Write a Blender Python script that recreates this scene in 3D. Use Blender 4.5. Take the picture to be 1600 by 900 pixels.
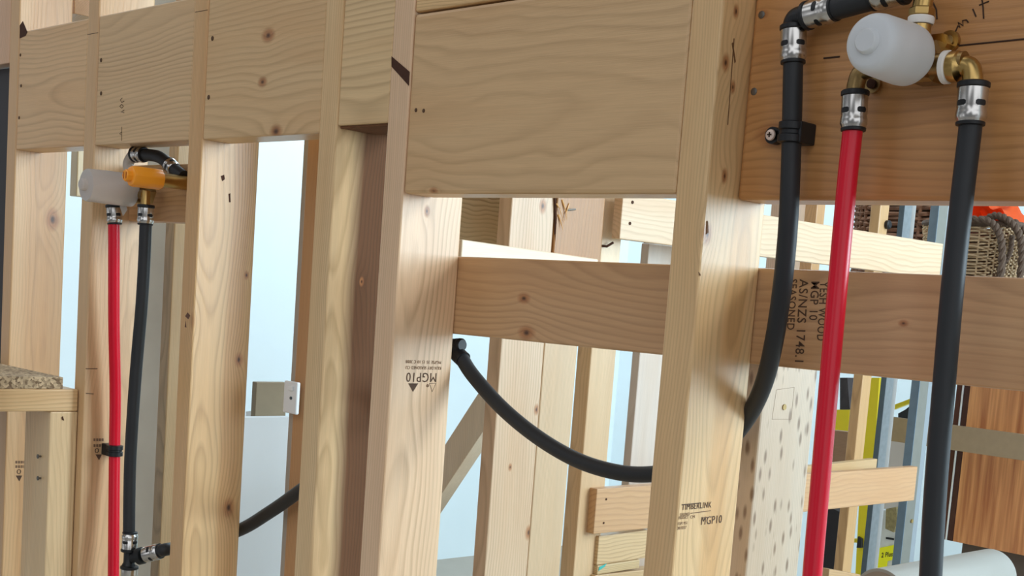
import bpy, bmesh, math, random
from mathutils import Vector, Matrix
random.seed(7)
for o in list(bpy.data.objects): bpy.data.objects.remove(o)
S = bpy.context.scene
COL = S.collection

# ------------------------------------------------------------------ camera
# calibrated pinhole of the photograph (1600x900 frame): the crop is off centre, hence the lens shift
F, CX, CY = 2057.94, 857.57, 694.67
RX = Vector((0.7038, 0.1333, -0.6977)); RY = Vector((0.7061, -0.0244, 0.7077)); RZ = Vector((0.0773, -0.9908, -0.1113))
ROWS = [Vector((RX[i], RY[i], RZ[i])).normalized() for i in range(3)]          # right, down, forward
CAM = Vector((.7666, -.9330, -.0391))
cam_d = bpy.data.cameras.new('camera'); cam = bpy.data.objects.new('camera', cam_d); COL.objects.link(cam)
r_, d_, f_ = ROWS
m = Matrix((( r_.x, -d_.x, -f_.x, CAM.x), (r_.y, -d_.y, -f_.y, CAM.y), (r_.z, -d_.z, -f_.z, CAM.z), (0, 0, 0, 1)))
cam.matrix_world = m
cam_d.sensor_fit = 'HORIZONTAL'; cam_d.sensor_width = 36; cam_d.lens = F / 1600 * 36
cam_d.shift_x = -(CX - 800) / 1600; cam_d.shift_y = (CY - 450) / 1600
cam_d.clip_start = .02; cam_d.clip_end = 60
S.camera = cam

# ------------------------------------------------------------------ light
w = bpy.data.worlds.new('world'); S.world = w; w.use_nodes = True
w.node_tree.nodes['Background'].inputs[0].default_value = (.93, .95, 1, 1)
w.node_tree.nodes['Background'].inputs[1].default_value = 1.0
# noise patches added to enrich reflections, standing in for the unseen house
_t = w.node_tree; _c = _t.nodes.new('ShaderNodeTexCoord'); _n = _t.nodes.new('ShaderNodeTexNoise'); _n.inputs['Scale'].default_value = 1.7; _n.inputs['Detail'].default_value = 1.5
_r = _t.nodes.new('ShaderNodeMapRange'); _r.interpolation_type = 'SMOOTHSTEP'
_r.inputs[1].default_value = .42; _r.inputs[2].default_value = .60; _r.inputs[3].default_value = .16; _r.inputs[4].default_value = 1.34
_t.links.new(_c.outputs['Generated'], _n.inputs['Vector']); _t.links.new(_n.outputs['Fac'], _r.inputs[0]); _t.links.new(_r.outputs[0], _t.nodes['Background'].inputs[1])

def area(name, loc, target, sx, sy, power, col):
    l = bpy.data.lights.new(name, 'AREA'); l.shape = 'RECTANGLE'; l.size = sx; l.size_y = sy; l.energy = power; l.color = col
    o = bpy.data.objects.new(name, l); COL.objects.link(o); o.location = loc
    o.rotation_euler = (Vector(target) - Vector(loc)).to_track_quat('-Z', 'Y').to_euler()
    return o
area('window_daylight', (2.48, 2.7, .62), (-2, 2.2, .42), 2.3, 1.25, 140, (.70, .88, 1))
area('added_high_light', (1.9, 2.5, 2.1), (-.4, 0, 0), 1.0, 1.0, 58, (.84, .93, 1))  # added overhead area light for the slanting shade, no opening built there
area('left_wall_fill', (-2.3, 2.3, 2.15), (-3.5, 2.2, -.2), .9, .9, 46, (.72, .90, 1))  # added unseen lamp that brightens the left wall

S.view_settings.view_transform = 'Standard'; S.view_settings.look = 'None'
S.view_settings.exposure = 0.0; S.view_settings.gamma = 1; S.view_settings.use_curve_mapping = False

# ------------------------------------------------------------------ helpers
def ray(x, y): return ROWS[0] * ((x - CX) / F) + ROWS[1] * ((y - CY) / F) + ROWS[2]
def PY(x, y, Y): d = ray(x, y); return CAM + d * ((Y - CAM.y) / d.y)      # sight line met with the plane Y
def PX(x, y, X): d = ray(x, y); return CAM + d * ((X - CAM.x) / d.x)
def PZ(x, y, Z): d = ray(x, y); return CAM + d * ((Z - CAM.z) / d.z)
def lin(c): return tuple(((v / 255) / 12.92 if v / 255 <= .04045 else ((v / 255 + .055) / 1.055) ** 2.4) for v in c)

WO = {}
def obj(name, bm, mat, parent=None, origin=None, smooth=False):
    if origin is None:
        lo = Vector([min(v.co[i] for v in bm.verts) for i in range(3)]); hi = Vector([max(v.co[i] for v in bm.verts) for i in range(3)])
        origin = (lo + hi) / 2
    origin = Vector(origin)
    bmesh.ops.translate(bm, verts=bm.verts, vec=-origin)
    bmesh.ops.recalc_face_normals(bm, faces=bm.faces)
    me = bpy.data.meshes.new(name); bm.to_mesh(me); bm.free()
    if smooth:
        for p in me.polygons: p.use_smooth = True
    me.materials.append(mat)
    o = bpy.data.objects.new(name, me); COL.objects.link(o)
    if smooth:
        try: me.set_sharp_from_angle(angle=math.radians(38))
        except Exception: pass
    o.location = origin - (WO[parent.name] if parent else Vector())
    if parent: o.parent = parent
    WO[o.name] = origin
    return o
def empty(name, loc):
    o = bpy.data.objects.new(name, None); COL.objects.link(o); o.location = loc; WO[o.name] = Vector(loc); o.empty_display_size = .05
    return o
def tag(o, label, cat, group=None):
    o['label'] = label; o['category'] = cat
    if group: o['group'] = group
    return o
def structure(o): o['kind'] = 'structure'; return o

def box_bm(x0, x1, y0, y1, z0, z1, bev=.0018, seg=2):
    bm = bmesh.new(); bmesh.ops.create_cube(bm, size=1)
    for v in bm.verts:
        v.co = Vector((x0 + (v.co.x + .5) * (x1 - x0), y0 + (v.co.y + .5) * (y1 - y0), z0 + (v.co.z + .5) * (z1 - z0)))
    if bev: bmesh.ops.bevel(bm, geom=list(bm.edges), offset=min(bev, .3 * min(x1 - x0, y1 - y0, z1 - z0)), segments=seg, affect='EDGES', profile=.5)
    return bm
def hexa_bm(a, b, bev=.0015):
    """solid between two matching 4-corner loops"""
    bm = bmesh.new(); A = [bm.verts.new(p) for p in a]; B = [bm.verts.new(p) for p in b]
    bm.faces.new(A[::-1]); bm.faces.new(B)
    n = len(a)
    for i in range(n): bm.faces.new((A[i], A[(i + 1) % n], B[(i + 1) % n], B[i]))
    bmesh.ops.recalc_face_normals(bm, faces=bm.faces)
    if bev: bmesh.ops.bevel(bm, geom=list(bm.edges), offset=bev, segments=2, affect='EDGES', profile=.5)
    return bm
def frame_of(d):
    d = Vector(d).normalized(); a = Vector((0, 0, 1)) if abs(d.z) < .9 else Vector((1, 0, 0))
    u = d.cross(a).normalized(); v = d.cross(u).normalized(); return u, v, d
def lathe_into(bm, prof, org, d, n=28, caps=True, sides=None):
    u, v, d = frame_of(d); org = Vector(org); rings = []
    n = sides or n
    for r, t in prof:
        rings.append([bm.verts.new(org + d * t + (u * math.cos(2 * math.pi * k / n) + v * math.sin(2 * math.pi * k / n)) * r) for k in range(n)])
    for A, B in zip(rings, rings[1:]):
        for k in range(n): bm.faces.new((A[k], A[(k + 1) % n], B[(k + 1) % n], B[k]))
    if caps: bm.faces.new(rings[0][::-1]); bm.faces.new(rings[-1])
    return bm
def lathe(prof, org, d, **k): return lathe_into(bmesh.new(), prof, org, d, **k)
def catmull(P, per=10):
    P = [Vector(p) for p in P]; out = []
    Q = [P[0] * 2 - P[1]] + P + [P[-1] * 2 - P[-2]]
    for i in range(1, len(Q) - 2):
        a, b, c, e = Q[i - 1:i + 3]
        for k in range(per):
            t = k / per
            out.append(.5 * ((2 * b) + (c - a) * t + (2 * a - 5 * b + 4 * c - e) * t * t + (3 * b - a - 3 * c + e) * t ** 3))
    out.append(P[-1]); return out
def tube_into(bm, pts, r, n=20, caps=True):
    u = None; rings = []
    for i, p in enumerate(pts):
        t = (pts[min(i + 1, len(pts) - 1)] - pts[max(i - 1, 0)]).normalized()
        if u is None: u = frame_of(t)[0]
        u = (u - t * u.dot(t)).normalized(); v = t.cross(u)
        rr = r(i / (len(pts) - 1)) if callable(r) else r
        rings.append([bm.verts.new(p + (u * math.cos(2 * math.pi * k / n) + v * math.sin(2 * math.pi * k / n)) * rr) for k in range(n)])
    for A, B in zip(rings, rings[1:]):
        for k in range(n): bm.faces.new((A[k], A[(k + 1) % n], B[(k + 1) % n], B[k]))
    if caps: bm.faces.new(rings[0][::-1]); bm.faces.new(rings[-1])
    return bm
def tube(pts, r, n=20): return tube_into(bmesh.new(), pts, r, n)

# ------------------------------------------------------------------ materials
def nmat(name):
    m = bpy.data.materials.new(name); m.use_nodes = True; return m, m.node_tree, m.node_tree.nodes['Principled BSDF']
def plain(name, col, rough=.5, metal=0, trans=0, spec=.5, noise=0, nscale=40, bump=0, bscale=200, ior=1.45):
    m, t, b = nmat(name)
    b.inputs['Base Color'].default_value = (*col, 1); b.inputs['Roughness'].default_value = rough; b.inputs['Metallic'].default_value = metal
    b.inputs['Transmission Weight'].default_value = trans; b.inputs['Specular IOR Level'].default_value = spec; b.inputs['IOR'].default_value = ior
    tc = t.nodes.new('ShaderNodeTexCoord')
    n = t.nodes.new('ShaderNodeTexNoise'); n.inputs['Scale'].default_value = nscale; n.inputs['Detail'].default_value = 3
    t.links.new(tc.outputs['Object'], n.inputs['Vector'])
    mx = t.nodes.new('ShaderNodeMix'); mx.data_type = 'RGBA'; mx.blend_type = 'MULTIPLY'
    mx.inputs[0].default_value = 1; mx.inputs[6].default_value = (*col, 1)
    r = t.nodes.new('ShaderNodeMapRange'); r.inputs[3].default_value = 1 - noise; r.inputs[4].default_value = 1 + noise * .5
    t.links.new(n.outputs['Fac'], r.inputs[0]); t.links.new(r.outputs[0], mx.inputs[7]); t.links.new(mx.outputs[2], b.inputs['Base Color'])
    if bump:
        n2 = t.nodes.new('ShaderNodeTexNoise'); n2.inputs['Scale'].default_value = bscale; t.links.new(tc.outputs['Object'], n2.inputs['Vector'])
        bp = t.nodes.new('ShaderNodeBump'); bp.inputs['Strength'].default_value = bump; bp.inputs['Distance'].default_value = .001
        t.links.new(n2.outputs['Fac'], bp.inputs['Height']); t.links.new(bp.outputs[0], b.inputs['Normal'])
    return m

def wood(name, base=(222, 190, 148), axis='Z', ring=330, contrast=.22, pith=None, seed=0, knots=(), warp=.010, blotch=.13,
         stain_shade=None, flecks=0, origin=None, latewarm=(.92, .80, .66), wfreq=2.2, rough=.36):
    """pine: growth rings round a pith that runs along the grain axis (object coordinates), knots given in local metres"""
    m, t, b = nmat(name); N = t.nodes.new; L = t.links.new
    rnd = random.Random(seed)
    def M(op, a, b_=None, c=None, clamp=False):
        n = N('ShaderNodeMath'); n.operation = op; n.use_clamp = clamp
        for i, v in enumerate((a, b_, c)):
            if v is None: continue
            if isinstance(v, (int, float)): n.inputs[i].default_value = v
            else: L(v, n.inputs[i])
        return n.outputs[0]
    tc = N('ShaderNodeTexCoord'); sp = N('ShaderNodeSeparateXYZ'); L(tc.outputs['Object'], sp.inputs[0])
    x, y, z = sp.outputs
    u, v, ww = {'Z': (x, y, z), 'X': (y, z, x), 'Y': (x, z, y)}[axis]
    if pith is None: pith = (rnd.uniform(-.06, .06), rnd.choice((-1, 1)) * rnd.uniform(.05, .11))
    off = rnd.uniform(-40, 40)
    def comb(a, b_, c):
        n = N('ShaderNodeCombineXYZ'); 
        for i, q in enumerate((a, b_, c)):
            if isinstance(q, (int, float)): n.inputs[i].default_value = q
            else: L(q, n.inputs[i])
        return n.outputs[0]
    def noise(vec, scale, detail=2, rough_=.5):
        n = N('ShaderNodeTexNoise'); n.inputs['Scale'].default_value = scale; n.inputs['Detail'].default_value = detail; n.inputs['Roughness'].default_value = rough_
        L(vec, n.inputs['Vector']); return n.outputs['Fac']
    wo = M('ADD', ww, off)
    n1 = noise(comb(M('MULTIPLY', u, 7), M('MULTIPLY', v, 7), M('MULTIPLY', wo, wfreq)), 1, 2.5)
    du = M('SUBTRACT', u, pith[0]); dv = M('SUBTRACT', v, pith[1])
    r = M('SQRT', M('ADD', M('MULTIPLY', du, du), M('MULTIPLY', dv, dv)))
    r = M('ADD', r, M('MULTIPLY', M('SUBTRACT', n1, .5), warp * 5))
    kmask = None; kdark = None
    for (kx, ky, kz, kr) in knots:
        ku, kv, kw = {'Z': (kx, ky, kz), 'X': (ky, kz, kx), 'Y': (kx, kz, ky)}[axis]
        a = M('SUBTRACT', u, ku); c = M('SUBTRACT', v, kv); e = M('MULTIPLY', M('SUBTRACT', ww, kw), .62)
        d = M('SQRT', M('ADD', M('ADD', M('MULTIPLY', a, a), M('MULTIPLY', c, c)), M('MULTIPLY', e, e)))
        infl = M('POWER', 2.718, M('MULTIPLY', d, -1 / (kr * 2.0)))
        r = M('ADD', r, M('MULTIPLY', infl, kr * 1.6))
        mk = N('ShaderNodeMapRange'); mk.inputs[1].default_value = kr * .62; mk.inputs[2].default_value = kr * 1.25; mk.inputs[3].default_value = 1; mk.inputs[4].default_value = 0
        L(M('ADD', d, M('MULTIPLY', M('SUBTRACT', n1, .5), kr * .5)), mk.inputs[0])
        kmask = mk.outputs[0] if kmask is None else M('MAXIMUM', kmask, mk.outputs[0])
        md = N('ShaderNodeMapRange'); md.inputs[1].default_value = kr * .15; md.inputs[2].default_value = kr * .5; md.inputs[3].default_value = 1; md.inputs[4].default_value = 0
        L(d, md.inputs[0]); kdark = md.outputs[0] if kdark is None else M('MAXIMUM', kdark, md.outputs[0])
    fr = M('FRACT', M('MULTIPLY', r, ring))
    rp = N('ShaderNodeValToRGB'); cr = rp.color_ramp; cr.elements[0].position = 0; cr.elements[0].color = (0, 0, 0, 1)
    cr.elements[1].position = 1; cr.elements[1].color = (0, 0, 0, 1)
    e = cr.elements.new(.45); e.color = (.15, .15, .15, 1); e = cr.elements.new(.8); e.color = (1, 1, 1, 1)
    L(fr, rp.inputs[0])
    n_amp = noise(comb(M('MULTIPLY', u, 22), M('MULTIPLY', v, 22), M('MULTIPLY', wo, .9)), 1, 1)
    late = M('MULTIPLY', rp.outputs[0], M('MULTIPLY', n_amp, contrast * 2.7), clamp=True)
    strk = noise(comb(M('MULTIPLY', u, 130), M('MULTIPLY', v, 130), M('MULTIPLY', wo, 3)), 1, 2)
    fib = noise(comb(M('MULTIPLY', u, 900), M('MULTIPLY', v, 900), M('MULTIPLY', wo, 22)), 1, 2)
    blo = noise(comb(M('MULTIPLY', u, 14), M('MULTIPLY', v, 14), M('MULTIPLY', wo, 2.4)), 1, 3)
    bc = lin(base)
    def mix(fac, A, B, bt='MIX'):
        n = N('ShaderNodeMix'); n.data_type = 'RGBA'; n.blend_type = bt; n.clamp_factor = True
        for s, q in ((0, fac), (6, A), (7, B)):
            if isinstance(q, tuple): n.inputs[s].default_value = (*q[:3], 1)
            elif isinstance(q, (int, float)): n.inputs[s].default_value = q
            else: L(q, n.inputs[s])
        return n.outputs[2]
    dark = tuple(c * k * .55 for c, k in zip(bc, latewarm))
    c = mix(late, bc, dark)
    c = mix(M('MULTIPLY', M('SUBTRACT', blo, .45, clamp=True), blotch * 14, clamp=True), c, tuple(a * k for a, k in zip(bc, (.86, .72, .58))))
    if stain_shade:      # (local position across, width, colour) heartwood band along the grain, one also holding painted shade
        for (ax_, pos, wd, scol, amt) in stain_shade:
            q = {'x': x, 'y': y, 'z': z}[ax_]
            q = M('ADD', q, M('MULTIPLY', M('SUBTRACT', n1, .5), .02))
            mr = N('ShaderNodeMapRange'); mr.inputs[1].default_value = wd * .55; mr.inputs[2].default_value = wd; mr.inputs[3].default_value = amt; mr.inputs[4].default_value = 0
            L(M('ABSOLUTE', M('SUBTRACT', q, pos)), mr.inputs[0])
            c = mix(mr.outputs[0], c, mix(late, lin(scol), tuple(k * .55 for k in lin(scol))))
    if flecks:
        vo = N('ShaderNodeTexVoronoi'); vo.inputs['Scale'].default_value = 1; vo.inputs['Randomness'].default_value = 1
        L(comb(M('MULTIPLY', u, 120), M('MULTIPLY', v, 120), M('MULTIPLY', wo, 38)), vo.inputs['Vector'])
        mr = N('ShaderNodeMapRange'); mr.inputs[1].default_value = .14; mr.inputs[2].default_value = .36; mr.inputs[3].default_value = flecks; mr.inputs[4].default_value = 0
        L(vo.outputs['Distance'], mr.inputs[0]); c = mix(mr.outputs[0], c, lin((110, 78, 50)))
    if kmask is not None:
        c = mix(M('MULTIPLY', kmask, .85), c, mix(M('MULTIPLY', rp.outputs[0], .5), lin((176, 118, 70)), lin((120, 70, 38))))
        c = mix(M('MULTIPLY', kdark, .9), c, lin((60, 32, 18)))
    fm = N('ShaderNodeMapRange'); fm.inputs[3].default_value = .80; fm.inputs[4].default_value = 1.16; L(M('ADD', M('MULTIPLY', fib, .55), M('MULTIPLY', strk, .45)), fm.inputs[0])
    c = mix(1.0, c, fm.outputs[0], 'MULTIPLY')
    L(c, b.inputs['Base Color']); b.inputs['Roughness'].default_value = rough; b.inputs['Specular IOR Level'].default_value = .55
    bp = N('ShaderNodeBump'); bp.inputs['Strength'].default_value = .25; bp.inputs['Distance'].default_value = .0006
    L(M('ADD', fib, late), bp.inputs['Height']); L(bp.outputs[0], b.inputs['Normal'])
    return m

BLACK = plain('black_poly', lin((26, 28, 30)), .42, spec=.45, noise=.1)
BLACKP = plain('black_pipe', lin((42, 44, 46)), .48, spec=.4, noise=.12, nscale=25)
REDP = plain('red_pipe', lin((218, 8, 42)), .30, spec=.5, noise=.05)
STEEL = plain('stainless', lin((205, 203, 198)), .24, metal=1, noise=.08)
BRASS = plain('brass', lin((190, 158, 98)), .28, metal=1, noise=.15, nscale=90)
DBRASS = plain('dull_brass', lin((158, 132, 88)), .36, metal=1, noise=.2, nscale=90)
PTFE = plain('thread_tape', lin((238, 234, 226)), .6, noise=.06, bump=.3)
CAPW = plain('frosted_plastic', (.86, .90, .92), .38, trans=.30, noise=.03, ior=1.35)
CAPG = plain('smoky_plastic', (.84, .81, .78), .42, trans=.55, noise=.06, ior=1.25)
ORANGE = plain('orange_plastic', lin((255, 166, 44)), .33, noise=.03)
NAIL = plain('nail_metal', lin((120, 118, 112)), .45, metal=.8, noise=.2, nscale=300)
INK = plain('stamp_ink', lin((88, 66, 50)), .8, noise=.3, nscale=500)
INKS = plain('faded_ink', lin((128, 100, 76)), .8, noise=.3, nscale=500)
PEN = plain('pencil', lin((62, 42, 28)), .8, noise=.2)
BARK = plain('bark', lin((74, 44, 28)), .9, noise=.4, nscale=200, bump=.6)
PLASTER = plain('white_plaster', (.80, .90, .93), .7, noise=.04, nscale=3, bump=.05)
GREYP = plain('grey_pvc', lin((160, 158, 150)), .32, noise=.03)
GALV = plain('galvanised', lin((178, 184, 188)), .38, metal=.75, noise=.25, nscale=70)
GALVD = plain('galvanised_dark', lin((96, 112, 122)), .45, metal=.6, noise=.2, nscale=60)
WHITE = plain('white_plastic', lin((236, 240, 240)), .35, noise=.02)
YELLOW = plain('yellow_paint', lin((226, 204, 20)), .4, noise=.05)
MDF = plain('brown_board', lin((168, 146, 116)), .75, noise=.12, nscale=60)
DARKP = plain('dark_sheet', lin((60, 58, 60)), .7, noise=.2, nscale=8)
GREYB = plain('grey_board', lin((176, 166, 152)), .75, noise=.15, nscale=14)

# ------------------------------------------------------------------ lettering
def lettering(name, body, size, pos, right, up, mat, parent, width, bold=0):
    cu = bpy.data.curves.new('tmp', 'FONT'); cu.body = body; cu.size = size; cu.extrude = 0.00006; cu.offset = bold; cu.space_character = 1.08
    cu.resolution_u = 3
    to = bpy.data.objects.new('tmp', cu); COL.objects.link(to)
    me = bpy.data.meshes.new_from_object(to.evaluated_get(bpy.context.evaluated_depsgraph_get()))
    bm = bmesh.new(); bm.from_mesh(me)
    bpy.data.objects.remove(to); bpy.data.curves.remove(cu); bpy.data.meshes.remove(me)
    x0 = min(v.co.x for v in bm.verts); sx = width / (max(v.co.x for v in bm.verts) - x0)
    for v in bm.verts: v.co.x -= x0
    R_ = Vector(right).normalized(); U = Vector(up).normalized(); Nn = R_.cross(U)
    for v in bm.verts: v.co = Vector(pos) + R_ * v.co.x * sx + U * v.co.y + Nn * (v.co.z + .0003)
    return obj(name, bm, mat, parent)
def rects(name, quads, mat, parent, n):
    """thin printed bars / strokes: each quad is four points on a surface, n its normal"""
    bm = bmesh.new(); n = Vector(n)
    for q in quads:
        A = [bm.verts.new(Vector(p) + n * .0001) for p in q]; B = [bm.verts.new(Vector(p) + n * .0005) for p in q]
        bm.faces.new(A[::-1]); bm.faces.new(B)
        for i in range(len(q)): bm.faces.new((A[i], A[(i + 1) % len(q)], B[(i + 1) % len(q)], B[i]))
    return obj(name, bm, mat, parent)
def stroke(name, pts, r, mat, parent): return obj(name, tube(pts, r, 6), mat, parent)

# ================================================================== THE SETTING
FLZ, TOPZ = -1.25, 1.35; WZ = 2.3
floor = structure(obj('floor', box_bm(-3.75, 3.0, -2.6, 4.1, FLZ - .1, FLZ, 0), plain('slab', lin((176, 168, 156)), .8, noise=.15, nscale=5)))
structure(obj('wall_left', box_bm(-3.75, -3.65, -.6, 4.1, FLZ, WZ, 0), PLASTER))
structure(obj('wall_back', box_bm(-3.65, 2.6, 4.0, 4.1, FLZ, WZ, 0), PLASTER))
# right wall with the big daylight window opening (outside the frame)
bm = bmesh.new()
for a in ((-.2, 1.5, FLZ, WZ), (3.9, 4.0, FLZ, WZ), (1.5, 3.9, FLZ, -.02), (1.5, 3.9, 1.27, WZ)):
    b2 = box_bm(2.5, 2.6, a[0], a[1], a[2], a[3], 0); me = bpy.data.meshes.new('t'); b2.to_mesh(me); b2.free(); bm.from_mesh(me)
structure(obj('wall_right', bm, PLASTER))

# ================================================================== MAIN FRAME
SX = [-1.4808, -1.1994, -.8861, -.5807, -.4485, -.0171]
SW, SD = .035, .09
def timber(name, x0, x1, y0, y1, z0, z1, label, cat, axis='Z', knots=(), group=None, parent=None, bev=.0022, **kw):
    c = Vector(((x0 + x1) / 2, (y0 + y1) / 2, (z0 + z1) / 2))
    kl = [(*(Vector(k[:3]) - c), k[3]) for k in knots]
    mt = wood(name + '_pine', axis=axis, knots=kl, **kw)
    o = obj(name, box_bm(x0, x1, y0, y1, z0, z1, bev), mt, parent, c)
    if label: tag(o, label, cat, group)
    return o
def KX(x, y, X, r): return (*PX(x, y, X), r)
def KY(x, y, Y, r): return (*PY(x, y, Y), r)
def side(i): return SX[i] + SW

studs = []
sp = [
 dict(base=(216, 176, 128), seed=1, pith=(.08, .01), knots=[KX(82, 343, side(0), .011)], stain_shade=[('y', .0, .03, (196, 140, 84), .35)]),
 dict(base=(216, 180, 134), seed=2, pith=(-.07, .03), contrast=.2),
 dict(base=(218, 178, 126), seed=3, pith=(.055, -.02), contrast=.34, ring=260, knots=[KX(293, 502, side(2), .010), KX(373, 562, side(2), .0065), KX(357, 793, side(2), .0085), KX(385, 430, side(2), .004)], stain_shade=[('y', .022, .02, (190, 132, 72), .5)]),
 dict(base=(226, 196, 150), seed=4, pith=(-.05, -.03), contrast=.3, ring=300, rough=.9, knots=[KX(565, 440, side(3), .0035)], stain_shade=[('y', .028, .052, (98, 58, 28), .96)]),  # side band: heartwood darkened further with painted shade of the next stud
 dict(base=(230, 196, 158), seed=5, pith=(.09, -.02), contrast=.25, ring=240, knots=[KX(667, 330, side(4), .004)]),
 dict(base=(226, 190, 138), seed=6, pith=(-.08, .02), contrast=.25, knots=[KX(1150, 18, side(5), .004), KX(1134, 98, side(5), .005), KX(1145, 136, side(5), .0035), KX(1105, 365, side(5), .006), KX(1132, 275, side(5), .004)], stain_shade=[('y', .01, .02, (206, 152, 88), .4)]),
]
lab = ['pine wall stud at the far left, pale knot on its side',
       'pine wall stud carrying the red pipe, immediately right of the narrow white gap',
       'pine wall stud with a dark split knot, just right of the orange plug',
       'pine wall stud with a dark brown heartwood side, shade painted in, left of the paired pale stud',
       'pale wall stud stamped with upside-down MGP10, dark bark notch near its top',
       'large pale pine wall stud stamped TIMBERLINK, left of the near black pipe']
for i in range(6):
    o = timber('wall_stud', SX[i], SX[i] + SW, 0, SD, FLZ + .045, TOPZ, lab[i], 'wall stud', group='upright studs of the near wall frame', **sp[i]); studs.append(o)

# boards set between the studs (tops and bottoms in metres)
def between(i, j): return SX[i] + SW + .0006, SX[j] - .0006
g = 'wide boards fixed between the near studs'
a, b = between(0, 1); BA = timber('nogging_board', a, b, 0.001, .046, .1342, .3244, 'wide board in the leftmost stud bay, with a corner of dark bark at its top', 'timber board', 'X', seed=11, pith=(.02, -.02), base=(224, 186, 138), contrast=.28, ring=150, group=g)
a, b = between(1, 2); BB = timber('nogging_board', a, b, 0.001, .046, .1342, .3244, 'wide board above the orange plug, pencilled with small letters and closely ringed along its top', 'timber board', 'X', seed=12, pith=(.03, .10), base=(218, 184, 138), contrast=.25, ring=170, group=g)
a, b = between(2, 3); BC = timber('nogging_board', a, b, 0.001, .046, .1342, .338, 'wide board with a column of three knots, right of the third stud', 'timber board', 'X', seed=13, pith=(.05, -.12), base=(220, 186, 138), contrast=.26, ring=150, group=g,
    knots=[KY(418, 55, 0, .0085), KY(409, 128, 0, .0065), KY(430, 205, 0, .009)])
a, b = between(3, 4); BD = timber('nogging_board', a, b, 0.001, .086, .1417, .338, 'narrow-looking board between the two closest studs, dark rough underside', 'timber board', 'X', seed=14, pith=(.0, -.09), base=(226, 194, 144), contrast=.3, ring=130, group=g)
a, b = between(4, 5); BE = timber('nogging_board', a, b, 0.001, .046, .0625, .2580, 'very large flat board filling the middle bay above the opening', 'timber board', 'X', seed=15, pith=(.10, -.02), base=(216, 180, 132), contrast=.2, ring=150, group=g, bev=.004, wfreq=3.5,
    knots=[KY(676, 299, 0, .005)])
p1 = PY(651, 19.5, 0); p2 = PY(780, -1.5, 0)
BE2 = timber('nogging_board', a, b, 0.001, .046, .2600, .40, 'second board stacked on the very large board, only its lower edge in view', 'timber board', 'X', seed=16, base=(228, 190, 134), contrast=.3, group=g, bev=.003)
# recessed board carrying the near mixer
zt = PY(1400, 313, .045).z
BF = timber('nogging_board', side(5) + .0006, .62, .045, .09, zt, .42, 'honey brown recessed board behind the near mixer valve, with pen marks', 'timber board', 'X', seed=17, pith=(.09, .03), base=(200, 146, 90), contrast=.35, ring=170, group=g, bev=.0035, wfreq=3,
    knots=[KY(1192, 22, .045, .004), KY(1205, 210, .045, .010)])
# long rail behind the studs
RT0, RB0 = .0028 + .0083 * 0, -.0878
zr1 = PY(880, 406.5, .09).z; zr2 = PY(880, 539, .09).z
zq1 = PY(1400, 426, .09).z; zq2 = PY(1400, 592, .09).z
RAIL_T, RAIL_B = (zr1 + zq1) / 2, (zr2 + zq2) / 2
def rail_bm(x0, x1, y0, y1):
    s = (zq1 + zq2 - zr1 - zr2) / 2 / (PY(1400, 500, .09).x - PY(880, 500, .09).x); xm = PY(880, 500, .09).x
    f = lambda x, z: z + s * (x - xm)
    return hexa_bm([(x0, y0, f(x0, zr2)), (x0, y1, f(x0, zr2)), (x0, y1, f(x0, zr1)), (x0, y0, f(x0, zr1))],
                   [(x1, y0, f(x1, zr2)), (x1, y1, f(x1, zr2)), (x1, y1, f(x1, zr1)), (x1, y0, f(x1, zr1))], .002)
x0r, x1r = SX[4] + .01, .75
kc = Vector(((x0r + x1r) / 2, .1083, (zr1 + zr2) / 2))
def KL(k): return (*(Vector(k[:3]) - kc), k[3])
RAIL = tag(obj('wall_rail', rail_bm(x0r, x1r, .0905, .125), wood('rail_pine', base=(204, 164, 120), axis='X', seed=21, pith=(.03, .05), contrast=.24, ring=170,
      knots=[KL(KY(818, 466, .09, .006)), KL(KY(822, 520, .09, .008)), KL(KY(1411, 505, .09, .003))]), None, kc),
      'long horizontal rail nailed behind the near studs, dot-matrix printing beside the red pipe', 'timber rail')

# nogging that carries the far mixer
zt2, zb2 = PY(265, 254, .045).z, PY(265, 346, .045).z
RAIL2 = timber('valve_nogging', side(1) + .0006, SX[2] - .0006, .060, .09, zb2, zt2, 'short brown nogging behind the far mixer valve and orange plug', 'timber board', 'X', seed=22, base=(206, 164, 116), contrast=.3, ring=200)

# bark notch + checks on the pale stud, crack lines on the big stud
def on_y(pts, Y): return [PY(x, y, Y) for x, y in pts]
def on_x(pts, X): return [PX(x, y, X) for x, y in pts]
rects('bark_notch', [on_y([(612, 88), (640, 112), (639, 134), (612, 104)], -.0001)], BARK, studs[4], (0, -1, 0))['label'] = 'dark bark notch'
CHK = plain('check_brown', lin((118, 82, 50)), .8, noise=.3, nscale=300)
for q in (((1143, 68), (1144.5, 66), (1149, 96), (1147.5, 99)), ((1146, 60), (1147, 60), (1137, 195), (1136.2, 195)), ((1103.6, 345), (1105.5, 345), (1106.5, 363), (1103, 366)), ((1091, 425), (1094, 428), (1094, 431), (1092, 430))):
    rects('check', [on_x(q, side(5))], CHK, studs[5], (1, 0, 0))
for q in (((289, 494), (293, 488), (297, 493), (294, 499)), ((290, 501), (291, 512), (288.5, 511))):
    rects('check', [on_x(q, side(2))], BARK, studs[2], (1, 0, 0))
wa_ = [(1173, -5), (1171, 25), (1173, 45), (1169, 75), (1166, 110), (1164, 150), (1161, 170), (1160, 200), (1156, 225), (1155, 255), (1150, 285), (1149, 305)]
stroke('wane_edge', catmull([PY(x, y, .0452) for x, y in wa_], 4), .0009, BARK, BF)
obj('bark_underside', box_bm(SX[3] + SW + .002, SX[4] - .002, .004, .056, .1388, .1417, .0008), plain('bark_brown', lin((112, 74, 44)), .9, noise=.5, nscale=90, bump=.6), BD)
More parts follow.
